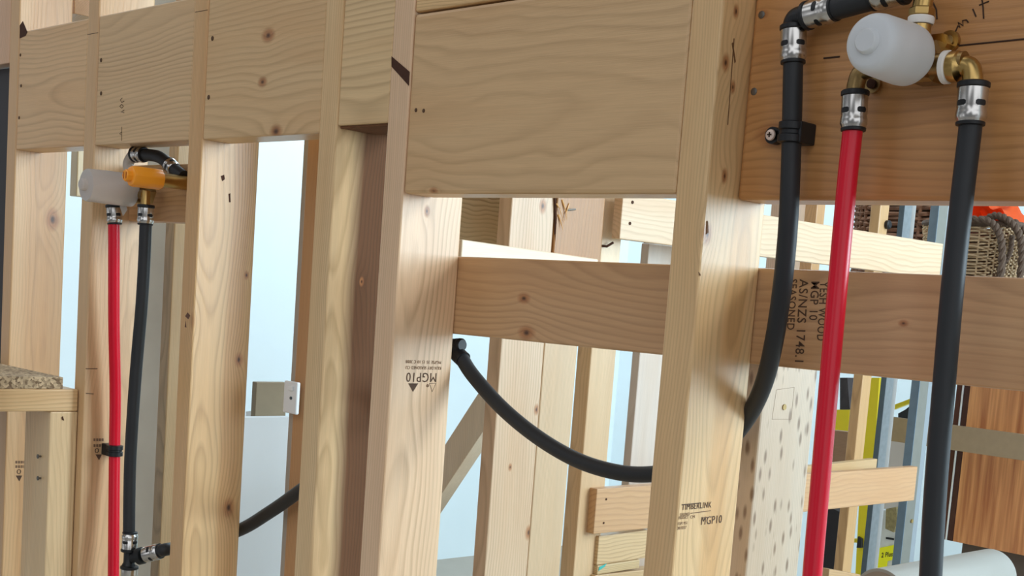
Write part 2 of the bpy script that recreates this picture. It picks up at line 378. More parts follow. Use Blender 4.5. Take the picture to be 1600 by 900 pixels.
bmk = rects('bark_corner', [on_y([(31, 40), (36, 33), (43, 50), (40, 56), (31, 60)], 0.001)], BARK, BA, (0, -1, 0))

for q in (((345, 275), (350, 273), (351, 280), (347, 283)), ((357, 303), (359.5, 302), (360, 316), (358, 316))):
    rects('gouge', [on_x(q, side(2))], BARK, studs[2], (1, 0, 0))
# nail heads
def nails(parent, pts, Y, r=.0028, mat=NAIL, up=None):
    for (x, y) in pts:
        p = PY(x, y, Y); bm = lathe([(r, 0), (r, .0006), (r * .8, .001)], p - Vector((0, -.0002, 0)), (0, -1, 0), n=14)
        obj('nail_head', bm, mat, parent, smooth=True)
NH = plain('nail_hole', lin((92, 66, 44)), .8, noise=.4, nscale=600)
nails(BB, [(158, 94), (158, 146)], .001, .0032, NH)
nails(BC, [(332, 60), (326, 152)], .001, .0032, NH)
nails(BA, [(32, 86), (33, 134), (30, 184)], .001, .0026, NH)
nails(BE, [(650, 172), (662, 173)], .001, .0022, NH)
nails(BF, [(1190, 23), (1178, 143)], .045, .0034, NAIL)

# stamps ----------------------------------------------------------
X4 = side(4); X5 = side(5); X1 = side(1); X0 = side(0)
# upside-down grade stamp on the pale stud: text right runs towards -Y
def up_px(x, y, X): return PX(x, y, X)
s0 = up_px(682, 583, X4)      # baseline start (its right end in view)
s1 = up_px(636, 583, X4)
L4 = s0.y - s1.y
lettering('grade_stamp', 'MGP10', .0155, s0, (0, -1, 0), (0, 0, -1), INK, studs[4], width=L4 * 1.02)
for (yy, txt) in ((567, 'MGPSE 35 15 10 C 3008'), (576, 'KILN DRY SEASONED CU')):
    a_ = up_px(689, yy - 3, X4)
    lettering('small_print', txt, .0052, a_, (0, -1, 0), (0, 0, -1), INKS, studs[4], width=L4 * 1.2)
rects('arrow_mark', [on_x([(638, 599), (653, 599), (645, 612)], X4), ], INK, studs[4], (1, 0, 0))
tri = on_x([(671, 599), (681, 599), (675, 612)], X4)
stroke('triangle_mark', tri + [tri[0]], .0004, INK, studs[4])
bm = lathe([(.0019, 0), (.0019, .0004)], PX(668, 602.5, X4) + Vector((.0001, 0, 0)), (1, 0, 0), n=12); obj('ring_mark', bm, INKS, studs[4])
# upright stamp on the big stud
a_ = PX(1064.5, 797, X5); e_ = PX(1111, 792.5, X5); Lm = e_.y - a_.y
rd = (e_ - a_); 
lettering('maker_stamp', 'TIMBERLINK', .0080, a_, (0, 1, 0), (0, 0, 1), INK, studs[5], width=Lm)
rects('stamp_bar', [on_x([(1065, 788), (1094, 785), (1094, 786.4), (1065, 789.4)], X5)], INK, studs[5], (1, 0, 0))
rects('stamp_bar', [on_x([(1079, 801.3), (1110, 797.3), (1110, 798.2), (1079, 802.4)], X5)], INKS, studs[5], (1, 0, 0))
a_ = PX(1095, 820, X5); e_ = PX(1127, 817, X5)
lettering('grade_stamp', 'MGP10', .0108, a_, (0, 1, 0), (0, 0, 1), INK, studs[5], width=e_.y - a_.y)
rects('stamp_bar', [on_x([(1098, 808.4), (1112, 806.6), (1112, 807.8), (1098, 809.6)], X5)], INKS, studs[5], (1, 0, 0))
for (xa, yy, xb, txt) in ((1062, 806.5, 1077, 'SEASONED'), (1060, 811.5, 1075, 'PRODUCT'), (1078, 810, 1085, 'CM'), (1059, 820.5, 1073, 'FSM 951'), (1058, 827.5, 1072, '301037')):
    a_ = PX(xa, yy, X5); e_ = PX(xb, yy - 1, X5)
    lettering('small_print', txt, .0040, a_, (0, 1, 0), (0, 0, 1), INKS, studs[5], width=e_.y - a_.y)
# partial stamps behind the far pipe and on the left stud
def small_stamp(parent, X, xl, xr, y0, y1, txt, ya, yb):
    a_ = PX(xr, ya, X); e_ = PX(xl, ya, X)
    lettering('grade_stamp', txt, (PX(xl, ya, X).z - PX(xl, yb, X).z) * 1.35, a_, (0, -1, 0), (0, 0, -1), INK, parent, width=abs(PX(xl, ya, X).y - PX(xr, ya, X).y))
    m_ = (xl + xr) / 2
    rects('arrow_mark', [on_x([(m_ - 5, yb + 2), (m_ + 5, yb + 2), (m_ + .5, yb + 11)], X)], INK, parent, (1, 0, 0))
    rects('small_print', [on_x([(xl + k * 4.2 - 2, y), (xl + k * 4.2 + 1, y), (xl + k * 4.2 + 1, y + 4), (xl + k * 4.2 - 2, y + 4)], X) for k in range(4 if xr - xl < 15 else 11) for y in (y0, y1)], INKS, parent, (1, 0, 0))
small_stamp(studs[1], X1, 148, 160, 685, 694, '10', 700, 708)
small_stamp(studs[0], X0, 26, 33, 720, 727, '0', 733, 741)
# dot-matrix print on the rail, reading downwards
def rail_text(txt, x, y0, y1, size):
    a_ = PY(x, y0, .0905); e_ = PY(x - 6 * (y1 - y0) / 100, y1, .0905)
    d = Vector((e_.x - a_.x, 0, e_.z - a_.z)); u = Vector((-d.z, 0, d.x)); 
    lettering('printed_text', txt, size, a_, d, u, INK, RAIL, width=d.length, bold=.00008)
rail_text('YESH WOOD', 1282, 440, 532, .0125)
rail_text('MGP 10', 1268, 440, 500, .0125)
rail_text('AS/NZS 1748.1', 1250, 436, 565, .0135)
rail_text('SEASONED', 1234.5, 436, 515, .0115)
# hand writing and pen lines
stroke('pen_line', [PY(1495, 71.5, .0448), PY(1545, 66.5, .0448), PY(1610, 60, .0448)], .0007, PEN, BF)
stroke('pen_line', [PY(1287, 91, .0448), PY(1312, 88.5, .0448)], .0008, PEN, BF)
stroke('pen_letter', [PY(*q, .0448) for q in ((1493, 49), (1497, 40), (1500, 43), (1497, 35), (1505, 40), (1504, 32), (1510, 31), (1513, 35))], .0006, PEN, BF)
stroke('pen_letter', [PY(*q, .0448) for q in ((1520, 14), (1525, 26))], .0006, PEN, BF)
stroke('pen_letter', [PY(*q, .0448) for q in ((1534, -3), (1536, 12), (1537, 29))], .0006, PEN, BF)
stroke('pen_letter', [PY(*q, .0448) for q in ((1530, 8), (1545, 2))], .0006, PEN, BF)
stroke('pen_line', [PY(1455, -2, .0448), PY(1463, 15, .0448), PY(1464, 30, .0448)], .0006, PEN, BF)
for pts in (((191, 153), (188, 156), (190, 160), (194, 158)), ((190, 163), (193, 166), (190, 169), (187, 166), (190, 163)), ((194, 172), (189, 175), (194, 176)), ((190, 198), (190, 220)), ((190, 206), (187, 209), (190, 211))):
    stroke('pencil_letter', [PY(*q, .0009) for q in pts], .0005, PEN, BB)
for (i, q) in ((1, ((136.5, 54), (153, 51))), (2, ((305, 19), (324, 15.5)))):
    stroke('pencil_line', [PY(*c, .0) for c in q], .0004, PEN, studs[i])
for q in (((134, 576), (152, 576)), ((134, 614.5), (146, 615.5))):
    stroke('pencil_line', [PX(*c, X1) for c in q], .0006, PEN, studs[1])

# ================================================================== PLUMBING
def sleeve(parent, p, d, r, L=.027, slots=((0, 1),), name='press_sleeve', flange=True, rot=0):
    """stainless press sleeve with inspection slots; starts at p (fitting end) and runs along d"""
    p = Vector(p); d = Vector(d).normalized()
    R1 = r * 1.30
    s = obj(name, lathe([(R1 * .9, 0), (R1, .001), (R1, L * .55), (R1 * .96, L * .6), (R1 * 1.02, L * .72), (R1 * 1.03, L * .86), (R1 * .95, L * .93), (R1 * .9, L)], p, d, n=32), STEEL, parent, smooth=True)
    if flange: obj('end_ring', lathe([(R1 * .98, -.004), (R1 * 1.08, -.003), (R1 * 1.08, .0), (R1 * .98, .001)], p, d, n=28), BLACK, s, smooth=True)
    obj('end_ring', lathe([(R1 * .93, L * .98), (R1 * .97, L), (R1 * .95, L + .002), (R1 * .82, L + .0025)], p, d, n=28), BLACK, s, smooth=True)
    # slots: short arcs standing on the sleeve
    tov = (CAM - p); tov = (tov - d * tov.dot(d)).normalized(); v = d.cross(tov)
    for a0 in (rot - 58, rot + 24, rot + 106, rot + 188):
        bm = bmesh.new(); pr = []
        for k in range(7):
            a = math.radians(a0 + k * 7.5); nn = tov * math.cos(a) + v * math.sin(a); hw = .0022 * (1 if 0 < k < 6 else .55)
            pr.append([bm.verts.new(p + d * (L * .48 + s_ * hw) + nn * rr) for s_, rr in ((-1, R1 * 1.012), (1, R1 * 1.012), (1, R1 * .9), (-1, R1 * .9))])
        for A, B in zip(pr, pr[1:]):
            for k in range(4): bm.faces.new((A[k], A[(k + 1) % 4], B[(k + 1) % 4], B[k]))
        bm.faces.new(pr[0]); bm.faces.new(pr[-1][::-1])
        obj('slot', bm, BLACK, s)
    return s

# ---- near mixer valve: inlets left and right, outlet on top, frosted cap towards the viewer
ax = PY(1427, 90, .006); AXX, AXZ = ax.x, ax.z
mix1 = tag(empty('mixer_valve', (AXX, .045, AXZ)), 'near brass mixer valve under a large frosted white cap on the honey board', 'mixer valve')
# cap
capL = None
fy = None
for k in range(400):
    yy = .0 - k * .0005
    q = Vector((AXX, yy, AXZ)) - CAM; sx_ = CX + F * q.dot(ROWS[0]) / q.dot(ROWS[2])
    if sx_ < 1357: fy = yy; break
Lc = -fy + .006
R = .0238
prof = [(R * .55, 0), (R * .85, .003), (R * .98, .009), (R, .016), (R * .985, Lc * .5), (R * .96, Lc - .012), (R * .92, Lc - .006), (R * .84, Lc - .002), (R * .70, Lc), (.0098, Lc + .0005), (.0092, Lc + .004), (.008, Lc + .0055)]
inner = [(r - .0016, t - .0014) for r, t in prof][::-1]
cap = obj('protective_cap', lathe(prof, (AXX, .006, AXZ), (0, -1, 0), n=48), CAPW, mix1, smooth=True)
cap['label'] = 'frosted white cap'
# body
obj('valve_body', lathe([(.014, 0), (.0185, .004), (.0185, .022), (.016, .026), (.016, .040)], (AXX, .044, AXZ), (0, -1, 0), n=6), DBRASS, mix1)
PYI = .018   # plane of the inlets
bm = lathe([(.0085, -.038), (.0085, .038)], (AXX, PYI, AXZ - .004), (1, 0, 0), n=20)
obj('inlet_bar', bm, DBRASS, mix1, smooth=True)
# fixing ear with screw (upper right of the body)
e0 = PY(1482, 64, .041)
bm = lathe([(.0085, 0), (.0085, .0035)], e0 + Vector((0, .0035, 0)), (0, -1, 0), n=24)
ear = obj('fixing_ear', bm, BRASS, mix1, smooth=True)
obj('screw', lathe([(.0048, 0), (.0045, .0015), (.002, .002)], e0, (0, -1, 0), n=16), DBRASS, ear, smooth=True)
e1 = PY(1465, 70, .034)
obj('hex_boss', lathe([(.0095, 0), (.0095, .012)], e1 + Vector((0, .010, 0)), (0, -1, 0), sides=6), BRASS, mix1)
# outlet on top
t0 = PY(1439, 31, PYI)
obj('outlet_socket', lathe([(.0085, -.018), (.0085, -.004)], t0, (0, 0, 1), n=20), BRASS, mix1, smooth=True)
obj('thread_tape', lathe([(.0098, -.0035), (.0104, -.002), (.0104, .0015), (.0096, .0025)], t0, (0, 0, 1), n=28), PTFE, mix1, smooth=True)
obj('hex_nut', lathe([(.0095, .0026), (.0100, .0036), (.0100, .0085), (.0090, .0095)], t0, (0, 0, 1), sides=6), BRASS, mix1)
obj('outlet_elbow', tube(catmull([t0 + Vector((0, 0, .009)), t0 + Vector((0, 0, .020)), t0 + Vector((-.006, 0, .0250)), t0 + Vector((-.020, 0, .0255))], 8), .0078), BRASS, mix1, smooth=True)
# cold inlet (right)
c0 = PY(1480, 105, PYI)
obj('thread_tape', lathe([(.0112, -.003), (.0128, -.002), (.0128, .0018), (.0112, .003)], c0, (1, 0, 0), n=30), PTFE, mix1, smooth=True)
obj('inlet_nut', lathe([(.0115, .003), (.0122, .0045), (.0118, .010), (.0085, .012), (.0075, .014)], c0, (1, 0, 0), n=30), BRASS, mix1, smooth=True)
pc = PY(1519, 132, PYI)
top = Vector((pc.x, PYI, c0.z))
obj('cold_elbow', tube(catmull([c0 + Vector((.008, 0, 0)), Vector((pc.x - .012, PYI, c0.z + .0005)), Vector((pc.x - .0035, PYI, c0.z - .0015)), Vector((pc.x, PYI, c0.z - .010)), Vector((pc.x, PYI, pc.z - .004))], 8), .0078), BRASS, mix1, smooth=True)
# hot inlet (left)
ph = PY(1336, 146, PYI)
obj('hot_elbow', tube(catmull([Vector((AXX - .028, PYI, AXZ - .004)), Vector((ph.x + .012, PYI, AXZ - .004)), Vector((ph.x + .003, PYI, AXZ - .007)), Vector((ph.x, PYI, AXZ - .016)), Vector((ph.x, PYI, ph.z - .004))], 8), .0074), DBRASS, mix1, smooth=True)
e3 = PY(1362, 131, .038)
ear2 = obj('fixing_ear', lathe([(.0075, 0), (.0075, .0035)], e3 + Vector((0, .004, 0)), (0, -1, 0), n=20), DBRASS, mix1, smooth=True)
obj('screw', lathe([(.004, 0), (.004, .002)], e3, (0, -1, 0), n=16), BARK, ear2, smooth=True)

# ---- near pipes
def pipe(name, label, pix, r, mat, cat='pipe', extra=0):
    pts = [PY(x, y, Y) for x, y, Y in pix]; cm = catmull(pts, 12)
    o = obj(name, tube(cm, r, 24), mat, None, cm[0], smooth=True); tag(o, label, cat, 'water pipes'); return o, cm
redp, cm = pipe('water_pipe', 'thick red hot water pipe hanging from the near mixer valve', [(1334, 160, PYI), (1332, 205, PYI), (1324, 280, .015), (1312, 410, .012), (1296, 590, .008), (1281, 760, .005), (1269, 900, .002), (1255, 1100, 0)], .0083, REDP)
sleeve(redp, PY(1336, 149, PYI), cm[14] - cm[0], .0083)
cold, cm = pipe('water_pipe', 'thick black water pipe at right, hanging from the brass elbow', [(1520, 150, PYI), (1516, 200, PYI), (1503, 310, .015), (1490, 430, .012), (1475, 600, .010), (1462, 760, .008), (1454, 900, .006), (1446, 1100, .004)], .0089, BLACKP)
sleeve(cold, PY(1521, 136, PYI), cm[14] - cm[0], .0089)
# outlet pipe: elbow, vertical drop, dives under the rail and sweeps behind the studs to an elbow behind the pale stud
outl, cm = pipe('water_pipe', 'black water pipe dropping from the corner elbow left of the red pipe, sweeping behind studs', [(1240, 60, .026), (1239, 110, .026), (1237, 207, .026), (1234, 300, .027), (1230, 370, .030), (1222, 450, .036), (1210, 530, .050), (1193, 600, .075), (1166, 655, .100), (1125, 700, .106), (1070, 730, .107),
     (1014, 741, .107), (960, 737, .107), (900, 718, .107), (840, 683, .107), (785, 638, .107), (740, 588, .107), (719, 556, .107)], .0086, BLACKP)
sleeve(outl, PY(1240, 46, .026), cm[12] - cm[0], .0086)
hz = [PY(1240, 31, .026)]
e_a = PY(1240, 40, .026); 
xr = PY(1412, 10, .026)
elb_z = PY(1240, 30, .026).z
pa = Vector((e_a.x, .026, elb_z))
pe = Vector((t0.x - .018, PYI, t0.z + .0255))
hd = (pe - pa).normalized()
obj('corner_elbow', tube(catmull([PY(1240, 47, .026), PY(1240, 38, .026), pa + hd * .003, pa + hd * .012], 8), .0092), BLACK, outl, smooth=True)
sleeve(outl, pa + hd * .016, hd, .0088, L=.026)
obj('top_run', tube([pa + hd * .036, pe - hd * .03], .0100), BLACKP, outl, smooth=True)
sleeve(outl, pe - hd * .002, -hd, .0088, L=.026)
# elbow at the far end of the sweep
ee = PY(716, 541, .107)
obj('end_elbow', tube(catmull([PY(724, 562, .107), PY(715, 553, .107), PY(712, 545, .107), PY(708, 536, .107)], 6), .0098), BLACK, outl, smooth=True)
obj('end_collar', lathe([(.0065, -.002), (.0080, 0), (.0080, .004), (.0065, .006)], PY(721, 539, .107), PY(700, 537, .107) - PY(721, 539, .107), n=22), BLACK, outl, smooth=True)
obj('end_collar', tube(catmull([PY(719, 538, .107), PY(707, 537, .107), PY(694, 537, .107)], 4), .0062), BLACK, outl, smooth=True)

# saddle clip with screw on the honey board
cl = tag(empty('pipe_clip', PY(1240, 207, .045)), 'black saddle clip with a bright screw holding the black pipe to the honey board', 'pipe clip')
cc = PY(1237, 207, .026)
zl, zh = PY(1237, 224, .026).z, PY(1237, 190, .026).z
bm = lathe([(.0098, zl - cc.z), (.0118, zl - cc.z + .001), (.0118, -.0025), (.0102, -.0015), (.0102, .0015), (.0118, .0025), (.0118, zh - cc.z - .001), (.0098, zh - cc.z)], cc, (0, 0, 1), n=28)
obj('clip_band', bm, BLACK, cl, smooth=True)
pr_, pl_ = PY(1270, 207, .040), PY(1216, 207, .040)
obj('clip_block', box_bm(cc.x - .004, pr_.x, .022, .045, zl, zh, .0015), BLACK, cl)
sc = PY(1204, 208, .034)
obj('clip_tab', box_bm(sc.x - .001, cc.x, .036, .045, cc.z - .006, cc.z + .006, .002), BLACK, cl)
obj('clip_boss', lathe([(.0075, 0), (.0075, .009)], Vector((sc.x, .045, cc.z)), (0, -1, 0), n=24), BLACK, cl, smooth=True)
scr = obj('screw', lathe([(.0040, 0), (.0050, .0015), (.0046, .003), (.0028, .0036)], Vector((sc.x, .036, cc.z)), (0, -1, 0), n=24), plain('screw_pale', lin((226, 204, 190)), .35, metal=.3), cl, smooth=True)
obj('screw_recess', box_bm(sc.x - .0022, sc.x + .0022, .0318, .0328, cc.z - .0006, cc.z + .0006, 0), PEN, scr)
obj('screw_recess', box_bm(sc.x - .0006, sc.x + .0006, .0318, .0328, cc.z - .0022, cc.z + .0022, 0), PEN, scr)

# ---- far mixer valve between second and third stud
QY = .018
hx = PY(178, 320, QY); kx_ = PY(227, 318, QY)
fxX = (hx.x + kx_.x) / 2; fax = PY(203, 297, .01)
mix2 = tag(empty('mixer_valve', (fax.x, .045, fax.z)), 'far mixer valve under a smoky grey cylindrical cap in the second stud bay', 'mixer valve')
def y_at(X, Z, px):
    best = None
    for k in range(-400, 400):
        q = Vector((X, k * .0005, Z)) - CAM; s_ = CX + F * q.dot(ROWS[0]) / q.dot(ROWS[2])
        if s_ >= px: return k * .0005
cr_y, cf_y = .014, y_at(fax.x, fax.z, 134)
Lc = cr_y - cf_y; R = .0240
cp = obj('protective_cap', lathe([(R * .9, 0), (R, .002), (R, Lc * .5), (R * .97, Lc - .002), (R * .93, Lc), (.0088, Lc + .0008), (.0085, Lc + .007), (.0070, Lc + .0085)], (fax.x, cr_y, fax.z), (0, -1, 0), n=44), CAPG, mix2, smooth=True)
cp['label'] = 'smoky grey cap'
obj('valve_body', lathe([(.013, 0), (.019, .003), (.019, .020), (.015, .026), (.015, .036)], (fax.x, .045, fax.z), (0, -1, 0), n=6), DBRASS, mix2)
obj('inlet_bar', lathe([(.008, hx.x - fax.x), (.008, kx_.x - fax.x)], (fax.x, QY, fax.z - .006), (1, 0, 0), n=18), DBRASS, mix2, smooth=True)
for nm, q in (('hot_tail', hx), ('cold_tail', kx_)):
    obj(nm, lathe([(.0068, 0), (.0068, (fax.z - q.z) + .008)], (q.x, QY, q.z - .008), (0, 0, 1), n=18), BRASS, mix2, smooth=True)
obj('inlet_nut', lathe([(.011, -.005), (.013, -.003), (.013, .004), (.011, .006)], Vector((kx_.x - .020, QY, fax.z - .006)), (1, 0, 0), n=26), DBRASS, mix2, smooth=True)
tg = plain('torn_tape', lin((198, 186, 172)), .5, trans=.25, noise=.2)
obj('tape_tail', hexa_bm([PY(187, 322, .004), PY(196, 316, .004), PY(199, 328, .004), PY(192, 338, .004)], [PY(187, 322, .008), PY(196, 316, .008), PY(199, 328, .008), PY(192, 338, .008)], .0005), tg, mix2)
# outlet up to the flexible bend
ot = PY(206, 252, .03)
obj('outlet_elbow', tube(catmull([Vector((fax.x, .028, fax.z + .012)), PY(201, 262, .028), PY(205, 246, .030), PY(213, 241, .033)], 6), .0080), tg, mix2, smooth=True)
pts = catmull([PY(210, 241, .033), PY(230, 242, .036), PY(248, 245, .040), PY(262, 255, .042), PY(274, 266, .044), PY(286, 275, .048)], 8)
bend = tag(obj('outlet_bend', tube(pts, .0088, 22), BLACKP, None, pts[0], smooth=True), 'short curved black pipe arching over the orange plug', 'pipe', 'water pipes')
sleeve(bend, PY(213, 241, .033), pts[8] - pts[0], .0088, L=.020)
sleeve(bend, pts[-10], pts[-17] - pts[-10], .0084, L=.016, flange=False)
# orange plug on its brass tube
oz = PY(283, 285, .045)
oy = y_at(oz.x, oz.z, 250)
of = y_at(oz.x, oz.z, 203)
plug = tag(empty('test_plug', (oz.x, .045, oz.z)), 'bright orange ribbed plug screwed on a brass tube beside the smoky cap', 'plug')
obj('brass_tube', lathe([(.0104, 0), (.0104, .060 - oy + .004)], (oz.x, .060, oz.z), (0, -1, 0), n=28), BRASS, plug, smooth=True)
bm = bmesh.new(); n = 48; prr = []
for t, k in ((0, .97), (.001, 1), (oy - of - .004, 1), (oy - of - .001, .93), (oy - of, .80)):
    ring = []
    for j in range(n):
        a_ = 2 * math.pi * j / n; rr = .0142 * k * (1 + (.05 if (j % 8) in (0, 1, 2, 3, 4) else -.05) * .5)
        ring.append(bm.verts.new((oz.x + rr * math.cos(a_), oy - t, oz.z + rr * math.sin(a_))))
    prr.append(ring)
for A, B in zip(prr, prr[1:]):
    for k in range(n): bm.faces.new((A[k], A[(k + 1) % n], B[(k + 1) % n], B[k]))
bm.faces.new(prr[0][::-1]); bm.faces.new(prr[-1])
ob = obj('plug_body', bm, ORANGE, plug, smooth=True)
kn = obj('plug_knob', lathe([(.0085, 0), (.0085, .007), (.0075, .008)], (oz.x, of, oz.z), (0, -1, 0), sides=8), ORANGE, plug)
for dx in (-.003, .004):
    obj('knob_slot', box_bm(oz.x + dx - .0008, oz.x + dx + .0008, of - .0084, of - .0075, oz.z - .0045, oz.z + .0045, 0), plain('slot_shade', lin((150, 60, 10)), .6), kn)
# far pipes
fr, cm = pipe('water_pipe', 'thin red hot water pipe clipped to the second stud, below the smoky cap', [(177, 343, QY), (178, 360, QY + .001), (178, 500, .028), (180, 610, .037), (179, 704, .041), (178, 800, .041), (177, 930, .041)], .0086, REDP)
sleeve(fr, PY(177.5, 324, QY), cm[12] - cm[0], .0086, L=.0235)
fb, cm = pipe('water_pipe', 'thin black water pipe beside the far red one, ending in a tee', [(228, 343, QY), (227, 365, QY), (225.5, 405, QY), (221, 480, .016), (214, 560, .014), (208, 640, .012), (203.5, 720, .012), (202, 780, .012), (201.5, 836, .012)], .0088, BLACKP)
sleeve(fb, PY(228, 324, QY), cm[12] - cm[0], .0088, L=.0235)
TY = .012
tee = tag(empty('pipe_tee', PY(202, 873, TY)), 'black tee fitting with steel sleeves at the foot of the far black pipe', 'pipe fitting')
sleeve(tee, PY(202, 858, TY), Vector((0, 0, 1)), .0088, L=.024)
obj('tee_body', lathe([(.0098, 0), (.0105, -.001), (.0078, -.004), (.0078, -.020), (.0105, -.025)], PY(202, 858, TY), (0, 0, 1), n=26), BLACK, tee, smooth=True)
zb = PY(202, 888, TY)
sleeve(tee, zb, Vector((0, 0, -1)), .0095, L=.026)
lower = tag(obj('water_pipe', tube([zb + Vector((0, 0, -.02)), Vector((zb.x, zb.y, FLZ))], .0088), BLACKP, None, smooth=True), 'lower length of black pipe dropping out of the tee at the bottom left edge', 'pipe', 'water pipes')
br = PY(206, 872, TY); be = PY(262, 858, .04); bd = (be - br).normalized()
obj('tee_branch', lathe([(.0078, 0), (.0078, .010), (.0128, .012), (.0128, .020), (.0100, .021)], br, bd, n=26), BLACK, tee, smooth=True)
sleeve(tee, br + bd * .024, bd, .0092, L=.026, flange=False)
st = br + bd * .05
pts = catmull([br + bd * .03, st, be, PY(300, 852, .107), PY(372, 829, .108), PY(420, 801, .108), PY(466, 769, .108), PY(540, 715, .108), PY(630, 634, .108), PY(672, 590, .108)], 10)
tag(obj('water_pipe', tube(pts, .0094, 20), BLACKP, None, pts[0], smooth=True), 'black pipe sloping up behind the third and fourth studs from the tee', 'pipe', 'water pipes')
# clip round the far red pipe
c1 = PY(179, 704, .041)
clip2 = tag(empty('pipe_clip', c1), 'small black clip round the thin red pipe on the second stud', 'pipe clip')
obj('clip_band', lathe([(.0095, -.009), (.0125, -.008), (.0125, -.002), (.0112, -.001), (.0112, .001), (.0125, .002), (.0125, .008), (.0095, .009)], c1, (0, 0, 1), n=26), BLACK, clip2, smooth=True)
obj('clip_tab', box_bm(side(1), c1.x - .004, c1.y - .010, c1.y + .010, c1.z - .009, c1.z + .009, .0015), BLACK, clip2)

# ================================================================== LOWER LEFT: dwarf frame with chipboard
XP = -1.181
pt = PX(60, 608, XP).z; pb = PX(60, 643, XP).z
y_end = PX(122, 625, XP).y
plate = timber('bench_plate', XP - .09, XP, -.62, min(y_end, -.001), pb, pt, 'flat pine plate along the front of the chipboard bench at lower left', 'timber plate', 'Y', seed=31, base=(232, 200, 150), contrast=.4, ring=190, pith=(.03, -.05))
cy = PX(99, 595, XP).y
CHIP, t_, b_ = nmat('chipboard')
tc = t_.nodes.new('ShaderNodeTexCoord'); vo = t_.nodes.new('ShaderNodeTexVoronoi'); vo.inputs['Scale'].default_value = 260; t_.links.new(tc.outputs['Object'], vo.inputs['Vector'])
rp = t_.nodes.new('ShaderNodeValToRGB'); rp.color_ramp.elements[0].color = (*lin((122, 100, 74)), 1); rp.color_ramp.elements[1].color = (*lin((212, 188, 150)), 1); rp.color_ramp.elements[0].position = .2; rp.color_ramp.elements[1].position = .8
t_.links.new(vo.outputs['Color'], rp.inputs[0]); t_.links.new(rp.outputs[0], b_.inputs['Base Color']); b_.inputs['Roughness'].default_value = .85
bp = t_.nodes.new('ShaderNodeBump'); bp.inputs['Strength'].default_value = .5; bp.inputs['Distance'].default_value = .001; t_.links.new(vo.outputs['Distance'], bp.inputs['Height']); t_.links.new(bp.outputs[0], b_.inputs['Normal'])
ctop = PX(60, 589, XP).z
tag(obj('chipboard_sheet', box_bm(XP - .40, XP - .001, -.62, cy, pt + .0003, ctop, .0008), CHIP), 'speckled chipboard sheet lying on the pine bench plate, lower left', 'board')
ys = PX(75, 760, XP).y
bst = timber('bench_stud', XP - .09, XP - .0005, ys, -.001, FLZ, pb - .0005, 'short pine stud holding up the chipboard bench, with two nails', 'timber stud', seed=32, base=(232, 204, 158), contrast=.25, ring=300)
for (x, y) in ((64, 713), (64, 747)):
    p = PY(x, y, ys); n_ = obj('nail_head', lathe([(.0015, 0), (.0015, .004), (.0035, .0045), (.0035, .0055)], p, (0, -1, 0), n=12), NAIL, bst)
rects('check', [on_x([(96, 652), (98, 650), (100, 657), (97, 656)], XP)], BARK, bst, (1, 0, 0))

# far left: header and dark sheet beyond first stud
timber('side_header', -2.1, SX[0] - .004, .002, .047, PY(6, 99, 0).z, TOPZ, 'pinkish timber piece at the upper left corner beyond the first stud', 'timber board', seed=33, base=(222, 180, 142), contrast=.3)
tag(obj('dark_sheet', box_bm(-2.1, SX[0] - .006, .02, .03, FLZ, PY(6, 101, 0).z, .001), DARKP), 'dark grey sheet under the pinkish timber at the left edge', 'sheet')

# ================================================================== BEHIND THE FRAME
def stud3(name, xl, xm, xr, y, Yf, z0, z1, label, cat, **kw):
    A_ = PY(xl, y, Yf); B_ = PY(xm, y, Yf); D_ = PX(xr, y, B_.x).y
    return timber(name, A_.x, B_.x, Yf, D_, z0, z1, label, cat, **kw)
g2 = 'studs of the frames behind'
ZB = RAIL_T
sA = stud3('rear_stud', 777, 797, 865, 350, .55, FLZ, TOPZ, 'tall knotty rear stud, wide pale side facing the curved black pipe', 'wall stud', seed=41, base=(212, 184, 152), contrast=.35, ring=160, group=g2, knots=[KX(848, 322, PY(797, 350, .55).x, .008), KX(838, 640, PY(797, 350, .55).x, .006), KX(826, 832, PY(797, 350, .55).x, .008), KX(797, 730, PY(797, 350, .55).x, .004)])
YA = sA.location.y; XA = PY(797, 350, .55).x
yA1 = PX(865, 350, XA).y
y917 = PX(901, 560, XA).y
zc = PX(860, 425, XA).z
sB = timber('rear_stud', XA - .035, XA, yA1 + .001, y917, FLZ, zc, 'pale rear stud doubled tight behind the knotty one, below the honey block', 'wall stud', seed=42, base=(210, 182, 146), contrast=.3, group=g2)
Yc2 = y917 + .002
def X_on(px, y, Y): return PY(px, y, Y).x
timber('honey_block', XA - .033, XA + .004, yA1 + .001, PX(943, 350, XA + .004).y, zc + .001, TOPZ, 'honey coloured block with torn splinters above the white ledge', 'timber block', seed=43, base=(170, 122, 70), contrast=.3, ring=150)  # short tan block, darker than the pale stud below it
pb_ = bpy.data.objects['honey_block']; XBk = XA + .0045
SPL = wood('splinter_pine', base=(222, 172, 104), seed=91, contrast=.1)
for q in (((869, 318), (874, 325), (882, 352)), ((878, 312), (884, 330), (886, 346)), ((889, 318), (884, 335), (880, 356)), ((872, 335), (877, 350), (880, 362))):
    obj('splinter', tube([PX(x, y, XBk + .002 * i_) for i_, (x, y) in enumerate(q)], lambda t: .0014 * (1.05 - t), 6), SPL, pb_)
obj('staple', tube([PX(887, 328, XBk + .001), PX(899, 327, XBk + .003)], .0016, 8), NAIL, pb_)
obj('crack', tube([PX(866.5, 300, XA + .002), PX(868, 340, XA + .002), PX(866, 400, XA + .002)], .0022, 6), BARK, pb_)
YC = PX(901, 560, XA).y
sC = stud3('rear_stud', 901, 923, 962, 560, YC + .05, FLZ, zc, 'slim bright rear stud between the doubled stud and the bluish gap', 'wall stud', seed=44, base=(212, 182, 142), contrast=.25, group=g2)
cX = PY(923, 560, YC + .05).x
